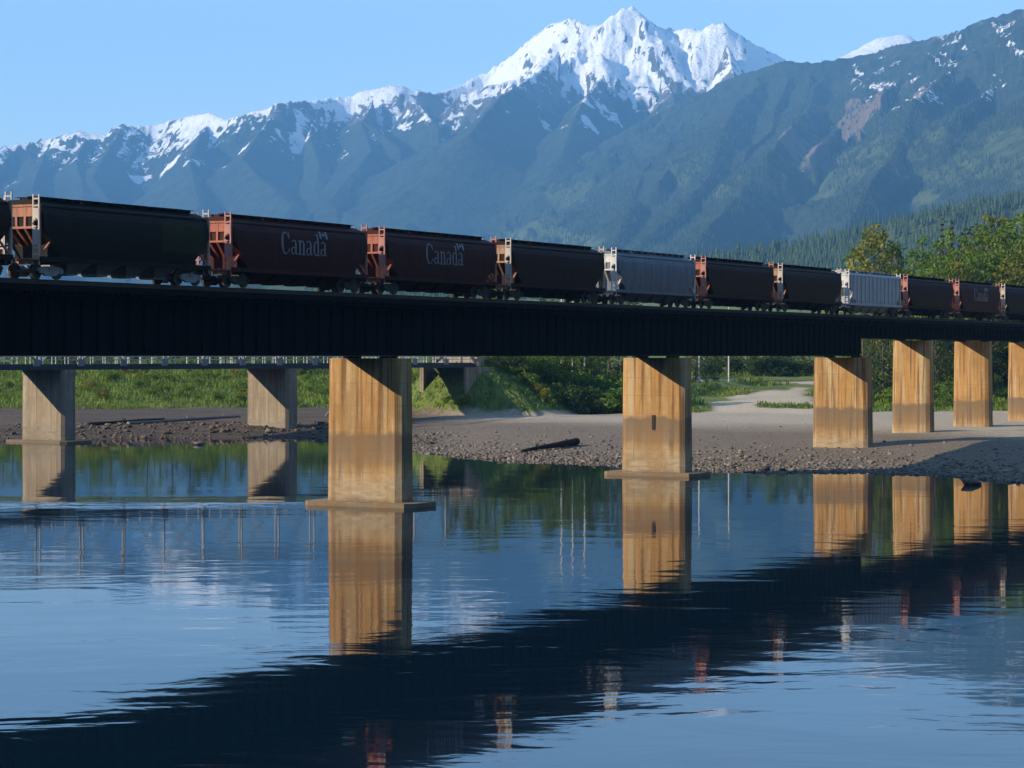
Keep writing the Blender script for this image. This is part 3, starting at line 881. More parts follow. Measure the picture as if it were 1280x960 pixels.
PL = ['stained concrete pier out of frame left of the nearest bridge span', 'stained concrete pier just beyond the left edge of the view',
      'widest rust streaked concrete pier, standing in open river on a stone coloured footing',
      'rust streaked concrete pier beside the gravel bar, with a small dark slot',
      'broad stained concrete pier on the gravel where the deep girder ends',
      'narrow orange stained concrete pier on the gravel, first one under the shallow girder',
      'narrow orange stained concrete pier on the gravel, second under the shallow girder',
      'orange concrete pier cut by the right edge of the photo, third under the shallow girder',
      'narrow concrete pier beyond the right edge of the view', 'narrow concrete pier at the far right end of the bridge']
for i, p in enumerate(PT):
    if i == 0:
        continue
    deep = i <= 4
    P = bp(p)
    gz = float(ground_h(P.x, P.y))
    pier(p, 5.75 if deep else 4.15, (10.2 if deep else 12.05) - 0.157, min(gz, 0) - 0.8 if gz < 0.3 else gz - 0.6, i in (1, 2, 3), PL[i])
# weep slot in the second river pier's face
for o in [o for o in C.objects if o.get('label', '') == PL[3]]:
    sl = MB(); sl.box((-0.985, -0.1, 5.0 - o.location.z - 0.45), (0.05, 0.28, 1.25)); sl.build('weep_slot', M['darkrock'], o)

# ------------------------------------------------------------------ train
def hw(z):
    return float(np.interp(z, [1.0, 1.3, 1.8, 2.5, 3.1, 3.6, 3.95, 4.2, 4.36], [1.36, 1.44, 1.54, 1.60, 1.585, 1.50, 1.32, 1.0, 0.62]))
def hw_box(z):
    return float(np.interp(z, [1.0, 1.3, 4.05, 4.25, 4.36], [1.5, 1.56, 1.56, 1.3, 0.62]))
HL = 7.75            # half length of the body sheet
def loft_body(hwf, col, root, zend=2.8, xin=6.1):
    xs = [-HL, -HL + 0.7, -xin, -xin + 0.02, -2.5, 0, 2.5, xin - 0.02, xin, HL - 0.7, HL]
    tz = np.linspace(0, 1, 12)
    m = MB(); vs = []; fs = []
    n_ = len(tz) * 2
    for x in xs:
        ax = abs(x)
        zb = 1.12 if ax <= xin else 1.12 + (zend - 1.12) * (ax - xin) / (HL - xin)
        pr = [(hwf(zb + (4.36 - zb) * k), zb + (4.36 - zb) * k) for k in tz]
        vs += [(x, -a, z) for a, z in pr] + [(x, a, z) for a, z in reversed(pr)]
    for i in range(len(xs) - 1):
        for j in range(n_):
            fs.append((i * n_ + j, (i + 1) * n_ + j, (i + 1) * n_ + (j + 1) % n_, i * n_ + (j + 1) % n_))
    fs.append(tuple(range(n_))); fs.append(tuple((len(xs) - 1) * n_ + j for j in range(n_ - 1, -1, -1)))
    m.add(vs, fs)
    return m.build('body', col, root)

WHEEL = None
def wheel_mesh():
    m = MB()
    prof_ = [(0.10, -0.07), (0.34, -0.02), (0.40, -0.02), (0.42, 0.06), (0.455, 0.07), (0.46, -0.0), (0.46, -0.07), (0.40, -0.075), (0.36, -0.05), (0.10, -0.10)]
    n_ = 18
    vs = []; fs = []
    for k in range(n_):
        a = 2 * math.pi * k / n_
        vs += [(r * math.cos(a), y, r * math.sin(a)) for r, y in prof_]
    L = len(prof_)
    for k in range(n_):
        for j in range(L):
            fs.append((k * L + j, k * L + (j + 1) % L, ((k + 1) % n_) * L + (j + 1) % L, ((k + 1) % n_) * L + j))
    m.add(vs, fs)
    return m.mesh('wheel', M['wheel'])

def make_car(style):
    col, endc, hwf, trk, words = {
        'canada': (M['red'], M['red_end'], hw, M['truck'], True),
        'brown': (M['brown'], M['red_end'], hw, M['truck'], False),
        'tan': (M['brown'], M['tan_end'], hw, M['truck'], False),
        'olive': (M['olive'], M['pink_end'], hw, M['truck_pale'], False),
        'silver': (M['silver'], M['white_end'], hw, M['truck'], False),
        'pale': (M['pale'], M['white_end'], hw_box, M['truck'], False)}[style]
    global WHEEL
    if WHEEL is None:
        WHEEL = wheel_mesh()
    root = empty('grain_hopper_car', (0, 0, 0))
    loft_body(hwf, col, root)
    # roof walkway and hatches
    m = MB()
    for s in (-1, 1):
        m.box((0, s * 0.62, 4.52), (14.6, 0.4, 0.03))
        for k in range(12):
            m.box((-6.9 + k * 1.2545, s * 0.62, 4.43), (0.05, 0.34, 0.15))
    m.box((0, 0, 4.44), (14.9, 0.62, 0.16), 0, 0.1)
    m.build('roof_walkway', col, root)
    for k in range(4):
        h = MB()
        h.box((-5.4 + k * 3.6, 0, 4.56), (3.2, 0.56, 0.08), 0, 0.12)
        h.build('hatch_cover', col, root)
    # side sill
    m = MB()
    for s in (-1, 1):
        m.box((0, s * 1.46, 1.09), (15.9, 0.16, 0.26))
        m.box((0, s * (hwf(3.95) - 0.02), 3.97), (15.35, 0.07, 0.09))
    m.build('side_sill', col, root)
    if style == 'pale':
        m = MB()
        for k in range(13):
            for s in (-1, 1):
                m.box((-7.2 + k * 1.2, s * 1.60, 2.65), (0.09, 0.09, 2.8))
        m.build('side_post', col, root)
    # ends: slope-sheet stiffeners, posts, ladder, platform
    for e in (-1, 1):
        m = MB()
        zend, xin = 2.8, 6.1
        for yy, w in ((-0.95, 0.14), (-0.32, 0.14), (0.32, 0.14), (0.95, 0.14)):
            m.beam((e * (HL + 0.02), yy, 4.05), (e * (HL + 0.02), yy * 0.9, zend), w, 0.12)
            m.beam((e * (HL + 0.02), yy * 0.9, zend), (e * (xin + 0.1), yy * 0.55, 1.2), w, 0.14)
        m.box((e * (HL + 0.035), 0, 3.72), (0.06, 2.3, 0.6))
        m.beam((e * (HL + 0.02), -1.36, 2.82), (e * (HL + 0.02), 1.36, 2.82), 0.14, 0.12)
        m.beam((e * (HL + 0.05), -1.36, 4.02), (e * (HL + 0.05), 1.36, 4.02), 0.14, 0.12)
        # vertical shear panel below the sheet
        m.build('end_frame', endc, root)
        m = MB()
        m.box((e * 6.9, 0, 1.55), (0.06, 2.3, 0.9))
        m.build('shear_panel', col, root)
        for yy in (-1.36, 1.36):
            m = MB()
            m.box((e * (HL + 0.10), yy, 2.65), (0.13, 0.12, 2.95))
            m.beam((e * (HL + 0.06), yy, 1.25), (e * (xin + 0.2), yy * 0.96, 2.6), 0.1, 0.1)
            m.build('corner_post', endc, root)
        for s in (-1, 1):
            m = MB()
            yb = s * 1.20
            for yy in (yb - 0.2, yb + 0.2):
                m.beam((e * (HL + 0.20), yy, 0.75), (e * (HL + 0.20), yy, 4.62), 0.075, 0.075)
            for k in range(10):
                m.box((e * (HL + 0.20), yb, 0.95 + k * 0.38), (0.06, 0.42, 0.09))
            m.box((e * (HL + 0.24), yb, 3.55), (0.02, 0.40, 0.62)); m.box((e * (HL + 0.24), yb, 2.3), (0.02, 0.3, 0.9))
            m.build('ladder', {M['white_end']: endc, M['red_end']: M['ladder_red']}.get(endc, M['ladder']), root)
        m = MB()
        m.box((e * (HL + 0.25), 0, 1.06), (1.0, 2.9, 0.09))
        m.box((e * (HL + 0.60), 0, 0.92), (0.12, 2.6, 0.30))
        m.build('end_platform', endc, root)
        m = MB()
        m.box((e * (HL + 0.95), 0, 0.86), (0.75, 0.18, 0.18)); m.box((e * 9.0, 0.02, 0.86), (0.22, 0.30, 0.30), 0, 0.06)
        m.build('coupler', M['truck'], root)
    # hopper bays and outlets
    for k in range(4):
        x = -4.05 + k * 2.7
        m = MB()
        top, bot = (1.3, 1.28), ((0.45, 0.5) if style == 'olive' else (0.95, 0.6))
        vs = [(x + sx * top[0], sy * top[1], 1.12) for sx, sy in ((-1, -1), (1, -1), (1, 1), (-1, 1))] + [(x + sx * bot[0], sy * bot[1], 0.42) for sx, sy in ((-1, -1), (1, -1), (1, 1), (-1, 1))]
        m.add(vs, [(3, 2, 1, 0), (4, 5, 6, 7), (0, 1, 5, 4), (1, 2, 6, 5), (2, 3, 7, 6), (3, 0, 4, 7)])
        m.box((x, 0, 0.36), (0.95, 1.15, 0.12)); m.beam((x - 0.2, -1.3, 0.4), (x - 0.2, 1.3, 0.4), 0.06, 0.06)
        m.build('hopper_outlet', trk if style == 'olive' else col, root)
    m = MB(); m.beam((-6.6, 0, 0.95), (6.6, 0, 0.95), 0.5, 0.22)
    m.build('centre_sill', M['truck'], root)
    # bogies
    for e in (-1, 1):
        bx = e * 6.55
        m = MB()
        for s in (-1, 1):
            y = s * 1.0
            pts = [(-1.15, 0.46), (-1.0, 0.62), (-0.55, 0.70), (-0.35, 0.72), (0.35, 0.72), (0.55, 0.70), (1.0, 0.62), (1.15, 0.46), (0.8, 0.40), (0.5, 0.22), (0.35, 0.18), (-0.35, 0.18), (-0.5, 0.22), (-0.8, 0.40)]
            vs = [(bx + px, y - 0.08, pz) for px, pz in pts] + [(bx + px, y + 0.08, pz) for px, pz in pts]
            n_ = len(pts)
            m.add(vs, [tuple(range(n_ - 1, -1, -1)), tuple(range(n_, 2 * n_))] + [(i, (i + 1) % n_, n_ + (i + 1) % n_, n_ + i) for i in range(n_)])
            m.box((bx - 0.89, s * 1.09, 0.46), (0.26, 0.12, 0.26), 0, 0.05); m.box((bx + 0.89, s * 1.09, 0.46), (0.26, 0.12, 0.26), 0, 0.05)
        m.box((bx, 0, 0.66), (0.36, 2.3, 0.26))
        for sx in (-0.89, 0.89):
            m.tube([(bx + sx, -0.95, 0.46), (bx + sx, 0.95, 0.46)], 0.08, 8)
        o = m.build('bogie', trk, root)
        for sx in (-0.89, 0.89):
            for s in (-1, 1):
                w = link_obj('wheel', WHEEL, o)
                w.location = (bx + sx, s * 0.745, 0.46)
                if s > 0:
                    w.rotation_euler = (0, 0, math.pi)
    if style == 'olive':  # painted reflection laid on the near side
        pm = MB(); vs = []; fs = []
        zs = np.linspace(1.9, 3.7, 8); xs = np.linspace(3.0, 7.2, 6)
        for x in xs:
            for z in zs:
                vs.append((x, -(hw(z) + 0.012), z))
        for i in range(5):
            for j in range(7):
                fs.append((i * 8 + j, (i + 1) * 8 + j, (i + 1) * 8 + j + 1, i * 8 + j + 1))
        pm.add(vs, fs); pm.build('reflection_panel', M['patch'], root)
    if words:
        wordmark(root)
    return root

# ---- serif lettering laid on the curved side sheet
def wordmark(root):
    m = MB()
    def put(quads, x0, z0, s, skew=0):
        for qd in quads:
            vs = []
            for a, b in qd:
                z = z0 + b * s
                vs.append((x0 + a * s, -(hw(z) + 0.014), z))
            m.add(vs, [tuple(range(len(vs)))])
    def rect(x0, y0, x1, y1, n_=3):
        out = []
        for k in range(n_):
            a = y0 + (y1 - y0) * k / n_; b = y0 + (y1 - y0) * (k + 1) / n_
            out.append([(x0, a), (x1, a), (x1, b), (x0, b)])
        return out
    def arc(cx, cy, rx, ry, a0, a1, thin, thick, heavy, n_=20):
        """crescent stroke: thickest where the angle equals heavy"""
        out = []
        def P(a):
            ar = R(a)
            w = thin + (thick - thin) * max(0.0, math.cos(ar - R(heavy))) ** 1.3
            c, s = math.cos(ar), math.sin(ar)
            return (cx + rx * c, cy + ry * s), (cx + (rx - w) * c, cy + (ry - min(w, thin * 1.6)) * s)
        for k in range(n_):
            o1, i1 = P(a0 + (a1 - a0) * k / n_); o2, i2 = P(a0 + (a1 - a0) * (k + 1) / n_)
            out.append([o1, o2, i2, i1])
        return out
    def cap_c():
        return arc(0.36, 0.5, 0.36, 0.52, 38, 322, 0.05, 0.17, 180, 26) + rect(0.64, 0.70, 0.70, 1.0) + [[(0.60, 0.24), (0.68, 0.28), (0.70, 0.20), (0.63, 0.14)]]
    def low_a():
        return rect(0.34, 0.05, 0.46, 0.50) + [[(0.44, 0.0), (0.56, 0.03), (0.55, 0.07), (0.46, 0.08)]] + arc(0.24, 0.49, 0.22, 0.19, 0, 160, 0.05, 0.10, 20, 12) + arc(0.19, 0.17, 0.19, 0.18, 40, 350, 0.045, 0.12, 180, 18)
    def low_n():
        return rect(0.08, 0.0, 0.20, 0.66) + rect(0.0, 0.0, 0.28, 0.045, 1) + rect(0.0, 0.60, 0.1, 0.66, 1) + arc(0.32, 0.46, 0.20, 0.21, 0, 150, 0.05, 0.12, 0, 12) + rect(0.40, 0.0, 0.52, 0.48) + rect(0.32, 0.0, 0.60, 0.045, 1)
    def low_d():
        return rect(0.36, 0.0, 0.48, 1.0, 5) + rect(0.27, 0.95, 0.37, 1.0, 1) + rect(0.48, 0.0, 0.56, 0.045, 1) + arc(0.26, 0.33, 0.26, 0.34, 35, 325, 0.05, 0.13, 180, 20)
    s = 1.38
    x = -2.65
    z0 = 2.25
    adv = []
    for g, w in ((cap_c, 0.80), (low_a, 0.63), (low_n, 0.66), (low_a, 0.63), (low_d, 0.62), (low_a, 0.60)):
        m = MB()
        put(g(), x, z0, s)
        m.build('letter', M['print'], root)
        adv.append(x)
        x += w * s * 0.985
    f = MB()
    fx, fz = adv[-1] + 0.02, z0 + 1.12
    m2 = f
    def fput(poly):
        f.add([(a, -(hw(b) + 0.014), b) for a, b in poly], [tuple(range(len(poly)))])
    for k in range(3):
        a, b = fz + 0.16 * k, fz + 0.16 * (k + 1)
        fput([(fx, a), (fx + 0.24, a), (fx + 0.24, b), (fx, b)])
        fput([(fx + 0.72, a), (fx + 0.96, a), (fx + 0.96, b), (fx + 0.72, b)])
    half = [(0, 1), (0.13, 0.72), (0.26, 0.78), (0.22, 0.40), (0.42, 0.60), (0.48, 0.50), (0.72, 0.54), (0.64, 0.34), (0.74, 0.27), (0.36, -0.02), (0.40, -0.16), (0.03, -0.10), (0.03, -0.45)]
    cx_, cz_ = fx + 0.48, fz + 0.2
    for sgn in (1, -1):
        pl = [(cx_ + sgn * a * 0.26, cz_ + b * 0.25) for a, b in half]
        fl = [(cx_, cz_ + 0.0)] + pl
        for i in range(1, len(fl) - 1):
            fput([fl[0], fl[i], fl[i + 1]])
    f.build('flag_emblem', M['print'], root)

PITCH, TC1 = 18.2, 157.0
train = [(-1, 'brown', 'brown grain hopper car out of view beyond the left edge'),
         (0, 'tan', 'dark grain hopper car cut off by the left edge of the photo'),
         (1, 'olive', 'blackish grain hopper car with an olive reflection patch and pale bogies, leftmost whole car'),
         (2, 'canada', 'red hopper car lettered Canada, the larger and nearer of the two so lettered'),
         (3, 'canada', 'red hopper car lettered Canada, farther right of the two so lettered'),
         (4, 'tan', 'dark brown hopper car with sunlit tan end, between the second lettered car and silver car'),
         (5, 'silver', 'silver blue grey hopper car with a bright white end ladder'),
         (6, 'brown', 'dark brown hopper car with reddish end just right of the silver grey car'),
         (7, 'tan', 'dark brown hopper car left of the pale boxy car'),
         (8, 'pale', 'pale blue grey boxy hopper car with ribbed sides over the short spans'),
         (9, 'brown', 'dark hopper car just right of the pale boxy car'),
         (10, 'canada', 'small red hopper car with a bright red end, second from the right edge'),
         (11, 'tan', 'small dark hopper car with a pale end cut by the right edge'),
         (12, 'brown', 'dark hopper car beyond the right edge of the view')]
proto = {}
for i, style, lab in train:
    if style not in proto:
        proto[style] = make_car(style); o = proto[style]
    else:
        o = copy_tree(proto[style])
    o.location = bp(TC1 + PITCH * (i - 1), 0, RAIL)
    o.rotation_euler = (0, 0, ANG)
    tag(o, lab, 'hopper car', 'grain hopper cars of the freight train')

# ------------------------------------------------------------------ road bridge behind
A2 = Vector((-54.5, 283, 0)); C2 = Vector((ABX, ABY, 0))
ang2 = math.atan2(RDY, RDX)
start2 = Vector((ABX - RDX * 116, ABY - RDY * 116, 0))
rb = empty('truss_bridge', start2, ang2)
tag(rb, 'low silver grey truss road bridge glimpsed under the black girder on the left', 'road bridge')
L2 = 116.0
ZD = 8.55
m = MB()
m.box((L2 / 2, 0, ZD + 0.55), (L2, 6.4, 0.3)); m.build('deck', M['truss_dark'], rb)
for s in (-1, 1):
    m = MB(); m.box((L2 / 2, s * 3.5, ZD + 0.3), (L2, 0.35, 0.55)); m.build('bottom_chord', M['truss_dark'], rb)
    m = MB(); m.box((L2 / 2, s * 3.5, ZD + 7.2), (L2 - 14, 0.30, 0.34)); m.build('top_chord', M['truss'], rb)
    npan = 17
    for k in range(npan + 1):
        xx = L2 * k / npan
        if 0 < k < npan:
            m = MB(); m.box((xx, s * 3.5, ZD + 3.9), (0.14, 0.18, 6.4)); m.build('post', M['truss'], rb)
        m = MB(); m.box((xx, s * (3.5 + 0.2), ZD + 0.85), (1.0, 0.04, 0.8), 0, 0); m.build('gusset_plate', M['truss'], rb)
        if k < npan:
            x2 = L2 * (k + 1) / npan
            m = MB()
            if k == 0:
                m.beam((xx, s * 3.5, ZD + 0.6), (x2, s * 3.5, ZD + 7.1), 0.24, 0.24)
            elif k == npan - 1:
                m.beam((xx, s * 3.5, ZD + 7.1), (x2, s * 3.5, ZD + 0.6), 0.24, 0.24)
            elif k % 2:
                m.beam((xx, s * 3.42, ZD + 7.0), (x2, s * 3.42, ZD + 0.7), 0.14, 0.14)
            else:
                m.beam((xx, s * 3.42, ZD + 0.7), (x2, s * 3.42, ZD + 7.0), 0.14, 0.14)
            m.build('diagonal', M['truss'], rb)
    m = MB()
    for k in range(58):
        m.box((1 + k * 2.0, s * 3.05, ZD + 1.15), (0.1, 0.08, 0.95))
    m.box((L2 / 2, s * 3.05, ZD + 1.62), (L2, 0.10, 0.12)); m.box((L2 / 2, s * 3.05, ZD + 1.2), (L2, 0.06, 0.08))
    m.build('railing', M['post'], rb)
def road_pier(dist, top, lab):
    P = start2 + Vector((RDX, RDY, 0)) * dist
    gz = float(ground_h(P.x, P.y))
    zb = min(gz, 0) - 1.2
    root = empty('road_bridge_pier', (P.x, P.y, zb), ang2)
    tag(root, lab, 'bridge pier', 'pale piers of the road bridge')
    m = MB()
    def ring(z, th, w):
        c = 0.35
        return [(-th + c, -w, z), (th - c, -w, z), (th, -w + c, z), (th, w - c, z), (th - c, w, z), (-th + c, w, z), (-th, w - c, z), (-th, -w + c, z)]
    H_ = top - zb
    vs = ring(0, 1.15, 3.72) + ring(H_ - 0.6, 1.1, 3.68) + ring(H_ - 0.599, 1.16, 3.74) + ring(H_, 1.16, 3.74)
    fs = []
    for k in range(3):
        for j in range(8):
            fs.append((k * 8 + j, k * 8 + (j + 1) % 8, (k + 1) * 8 + (j + 1) % 8, (k + 1) * 8 + j))
    fs += [tuple(range(7, -1, -1)), tuple(24 + j for j in range(8))]
    m.add(vs, fs); m.build('shaft', M['concrete_pale'], root)
    return root, P, zb
r_, P_, zb_ = road_pier(39.2, ZD, 'pale beige concrete pier at the water edge on the far left, under the truss bridge')
m = MB(); m.box((0, 0, 0.25 - zb_ - 0.75), (5.0, 10.6, 1.5), 0, 0.6); m.build('footing', M['concrete_pale'], r_)
road_pier(77.6, ZD, 'pale grey concrete pier on the rubble bank, left of the nearest river pier')
gz = 5.0
ab = empty('bridge_abutment', (ABX, ABY, 3.0), ang2)
tag(ab, 'pale concrete abutment at the end of the truss bridge, right of the nearest pier', 'abutment')
m = MB(); m.box((0.9, 0, ZD / 2 - 1.5), (2.2, 8.4, ZD - 3.0 + 3.0), 0, 0.2); m.build('wall', M['concrete_pale'], ab)
for s in (-1, 1):
    m = MB(); m.box((-0.6, s * 4.6, ZD / 2 - 2.2), (5.0, 0.6, ZD - 1.5), s * 0.25); m.build('wing_wall', M['concrete_pale'], ab)
# white poles along the embankment road
for u, ztop, lab in ((702, 22.5, 'leftmost of the tall white poles mirrored between the two river piers'), (716, 22.5, 'middle one of the tall white poles mirrored between the two river piers'), (731, 22.5, 'rightmost of the tall white poles mirrored between the two river piers'),
                     (874, 19.5, 'tall white pole mirrored just right of the second river pier'), (911, 20.0, 'tall white pole on the embankment whose foot shows under the girder')):
    k = (u - CXP) / FPX
    tt = (k * ABY - ABX) / (RDX - k * RDY)
    px, py = ABX + RDX * tt, ABY + RDY * tt
    gz = float(ground_h(px, py))
    root = empty('lamp_post', (px, py, gz - 0.3), ang2)
    tag(root, lab, 'pole', 'white poles along the embankment road')
    m = MB(); m.tube([(0, 0, 0), (0, 0, (ztop - gz) * 0.5), (0, 0, ztop - gz)], [0.15, 0.12, 0.09], 10); m.build('pole', M['post'], root)
    m = MB(); m.tube([(0, 0, ztop - gz - 0.4), (0, 0.9, ztop - gz + 0.2), (0, 1.9, ztop - gz + 0.25)], 0.07, 6); m.box((0, 2.1, ztop - gz + 0.22), (0.3, 0.7, 0.14), 0, 0.05); m.build('lamp_arm', M['post'], root)

# ------------------------------------------------------------------ plants
def leaf_mesh(name, clumps, per, size, mat, seed, flat=0.0, trunk=None):
    """clumps: list of (x,y,z,r); 'per' leaves per unit clump; every leaf a small bent quad"""
    rg = np.random.default_rng(seed)
    P = []; T = []; Sz = []
    for (x, y, z, r) in clumps:
        n_ = max(8, int(per * r * r))
        d = rg.normal(size=(n_, 3)); d /= np.linalg.norm(d, axis=1)[:, None]
        rad = r * rg.uniform(0.45, 1.05, n_) ** 0.6
        p = d * rad[:, None] * np.array([1, 1, 0.82]) + np.array([x, y, z])
        P.append(p); tn = rg.uniform(0, 1)
        T.append(np.clip(0.65 * tn + 0.35 * rg.random(n_), 0, 1)); Sz.append(size * rg.uniform(0.6, 1.35, n_))
    P = np.concatenate(P); T = np.concatenate(T); Sz = np.concatenate(Sz)
    n_ = len(P)
    a = rg.normal(size=(n_, 3)); a /= np.linalg.norm(a, axis=1)[:, None]
    b = rg.normal(size=(n_, 3)); b -= a * (a * b).sum(1)[:, None]; b /= np.linalg.norm(b, axis=1)[:, None]
    s = Sz[:, None] * 0.5
    v = np.stack([P - a * s, P - b * s * 0.62, P + a * s * 1.1, P + b * s * 0.62], 1).reshape(-1, 3)
    q = np.arange(n_ * 4).reshape(-1, 4)
    me = raw_mesh(name, v, q, np.full(n_, 4), False)
    add_attr(me, 'tone', np.repeat(T, 4))
    me.materials.append(mat)
    return me

def crown_clumps(rg, H, Rr, z0, n_):
    cl = []
    for k in range(n_):
        f = rg.uniform(0, 1) ** 0.85
        z = z0 + (H - z0) * f
        env = Rr * (math.sin(math.pi * min(0.97, 0.16 + f * 0.82)) ** 0.75)
        a = rg.uniform(0, 6.283); rr = env * math.sqrt(rg.uniform(0.08, 1)) * 0.85
        cl.append((rr * math.cos(a), rr * math.sin(a), z, rg.uniform(0.14, 0.27) * Rr * (1.0 - 0.35 * f)))
    return cl

def tree_variant(seed, H, Rr, mat, z0f=0.12, n_=66, per=30, size=0.55):
    rg = np.random.default_rng(seed)
    cl = crown_clumps(rg, H * 0.97, Rr, H * z0f, n_)
    cme = leaf_mesh('crown', cl, per, size, mat, seed)
    m = MB()
    bend = [rg.normal() * 0.25 for _ in range(4)]
    m.tube([(0, 0, -0.5), (bend[0], bend[1], H * 0.3), (bend[0] + bend[2], bend[1] + bend[3], H * 0.62), (bend[0], bend[1], H * 0.9)], [H * 0.016, H * 0.012, H * 0.007, H * 0.002], 7)
    for c_ in cl[:14]:
        zz = max(H * 0.16, c_[2] - H * 0.12)
        m.tube([(bend[0] * 0.7, bend[1] * 0.7, zz), (c_[0] * 0.55, c_[1] * 0.55, zz + (c_[2] - zz) * 0.45), (c_[0], c_[1], c_[2])], [H * 0.006, H * 0.004, H * 0.0015], 5)
    return cme, m.mesh('trunk', M['bark'])

def conifer_variant(seed, H, Rr, mat):
    rg = np.random.default_rng(seed)
    P = []; T = []; q = []
    V = []; tn = []
    nl = 26
    for k in range(nl):
        f = k / (nl - 1)
        z = H * (0.10 + 0.88 * f)
        L = Rr * (1 - f) ** 0.85 * rg.uniform(0.8, 1.1) + 0.15
        nb = 9 if f < 0.7 else 6
        for j in range(nb):
            a = rg.uniform(0, 6.283); ll = L * rg.uniform(0.65, 1.1)
            dx, dy = math.cos(a), math.sin(a)
            tone = rg.uniform(0, 1)
            for i in range(4):
                f0, f1 = i / 4, (i + 1) / 4
                w0, w1 = 0.16 * L + 0.22, 0.10 * L + 0.06
                w0, w1 = w0 + (w1 - w0) * f0, w0 + (w1 - w0) * f1
                z0_, z1_ = z - ll * 0.30 * f0 ** 1.4 + rg.normal() * .1, z - ll * 0.30 * f1 ** 1.4 + rg.normal() * .1
                V += [(dx * ll * f0 - dy * w0, dy * ll * f0 + dx * w0, z0_ - 0.25 * w0), (dx * ll * f0 + dy * w0, dy * ll * f0 - dx * w0, z0_ - 0.25 * w0),
                      (dx * ll * f1 + dy * w1 * .6, dy * ll * f1 - dx * w1 * .6, z1_), (dx * ll * f1 - dy * w1 * .6, dy * ll * f1 + dx * w1 * .6, z1_)]
                tn += [tone] * 4
    n_ = len(V) // 4
    me = raw_mesh('crown', np.array(V), np.arange(n_ * 4), np.full(n_, 4), False)
    add_attr(me, 'tone', np.array(tn))
    me.materials.append(mat)
    m = MB(); m.tube([(0, 0, -0.5), (0, 0, H * 0.5), (0, 0, H * 0.98)], [H * 0.014, H * 0.009, H * 0.001], 7)
    return me, m.mesh('trunk', M['bark'])

TV = {'mid': [tree_variant(s, 20, 5.0, M['leaf_mid']) for s in (1, 2, 3)],
      'dark': [tree_variant(s, 20, 4.6, M['leaf_dark'], 0.08, 70) for s in (4, 5)],
      'gold': [tree_variant(s, 20, 7.2, M['leaf_gold'], 0.14, 76, 26) for s in (6, 7)],
      'bright': [tree_variant(s, 20, 4.4, M['leaf_bright'], 0.1, 64) for s in (8, 9)],
      'fir': [conifer_variant(s, 24, 4.0, M['needle']) for s in (10, 11, 12)]}
def place_tree(name, kind, x, y, H, label, cat='tree', group=None, widen=1.0, sink=0.3):
    vs = TV[kind]
    cme, tme = vs[random.randrange(len(vs))]
    base = 24.0 if kind == 'fir' else 20.0
    s = H / base
    z = float(ground_h(x, y))
    root = empty(name, (x, y, z - sink), random.uniform(0, 6.28))
    root.scale = (s * widen, s * widen, s)
    tag(root, label, cat, group)
    link_obj('trunk', tme, root); link_obj('crown', cme, root)
    return root
def xz(u, Z):
    return (u - CXP) / FPX * Z
def top_h(u, v, Z):
    """tree height that brings its top to eye-relative level v at depth Z"""
    x = xz(u, Z)
    return EYE + (HZP - v) / FPX * Z - float(ground_h(x, Z))

# the tall trees behind the right end of the train
place_tree('broadleaf_tree', 'gold', xz(1095, 415), 415, top_h(1095, 282, 415), 'broad yellow green tree above the pale boxy car, first tall tree from the left', 'tree', 'tall trees behind the right end of the train')
right_trees = [(1068, 470, 305, 'mid'), (1122, 465, 298, 'dark'), (1140, 425, 308, 'bright'), (1156, 445, 290, 'mid'), (1170, 405, 296, 'mid'), (1186, 432, 282, 'bright'), (1200, 412, 290, 'mid'), (1215, 452, 274, 'dark'), (1229, 425, 276, 'mid'), (1245, 440, 266, 'gold'), (1260, 420, 270, 'mid'), (1276, 447, 262, 'bright')]
ORD = ['second', 'third', 'fourth', 'fifth', 'sixth', 'seventh', 'eighth', 'ninth', 'tenth', 'eleventh', 'twelfth', 'thirteenth']
KT = {'mid': 'mid green leafy tree', 'dark': 'dark green leafy tree', 'bright': 'light green leafy tree', 'gold': 'yellowish leafy tree'}
order_ = [(1095, None)] + [(q_[0], q_) for q_ in right_trees]
for i_, q_ in enumerate(right_trees):
    u, Z, v, kd = q_
    lab = 'leftmost dull tree behind the broad yellow green one' if i_ == 0 else KT[kd] + ', ' + ORD[i_] + ' from the left of the tallest row behind the train'
    place_tree('broadleaf_tree', kd, xz(u, Z), Z, top_h(u, v, Z), lab, 'tree', 'tall trees behind the right end of the train', 0.98)
for i_, (u, Z, v, kd) in enumerate(((1112, 392, 340, 'bright'), (1132, 398, 330, 'mid'), (1150, 394, 332, 'bright'), (1166, 390, 322, 'bright'), (1182, 396, 318, 'mid'), (1198, 392, 324, 'gold'), (1213, 394, 316, 'bright'), (1228, 396, 310, 'mid'), (1242, 398, 318, 'bright'), (1256, 396, 306, 'mid'), (1270, 394, 312, 'gold'), (1284, 398, 302, 'mid'))):
    place_tree('broadleaf_tree', kd, xz(u, Z), Z, top_h(u, v, Z), KT[kd] + ', ' + (['first'] + ORD)[i_] + ' from the left in the lower front row above the train', 'tree', 'lower trees behind the right end of the train', 0.95)
for u, Z, v, kd in ((1296, 430, 264, 'mid'), (1310, 450, 258, 'dark')):
    place_tree('broadleaf_tree', kd, xz(u, Z), Z, top_h(u, v, Z), KT[kd] + ' just beyond the right edge of the view', 'tree', 'tall trees beyond the right edge', 0.98)
for u, Z, v in ((1178, 480, 268), (1190, 475, 272), (1206, 490, 282), (1238, 480, 262), (1252, 486, 270), (1300, 480, 258), (1126, 560, 306), (1079, 600, 288), (1093, 620, 286)):
    place_tree('conifer_tree', 'fir', xz(u, Z), Z, top_h(u, v, Z), 'dark conifer spire standing behind the leafy trees at the right', 'tree', 'conifers behind the right trees', 1.0)
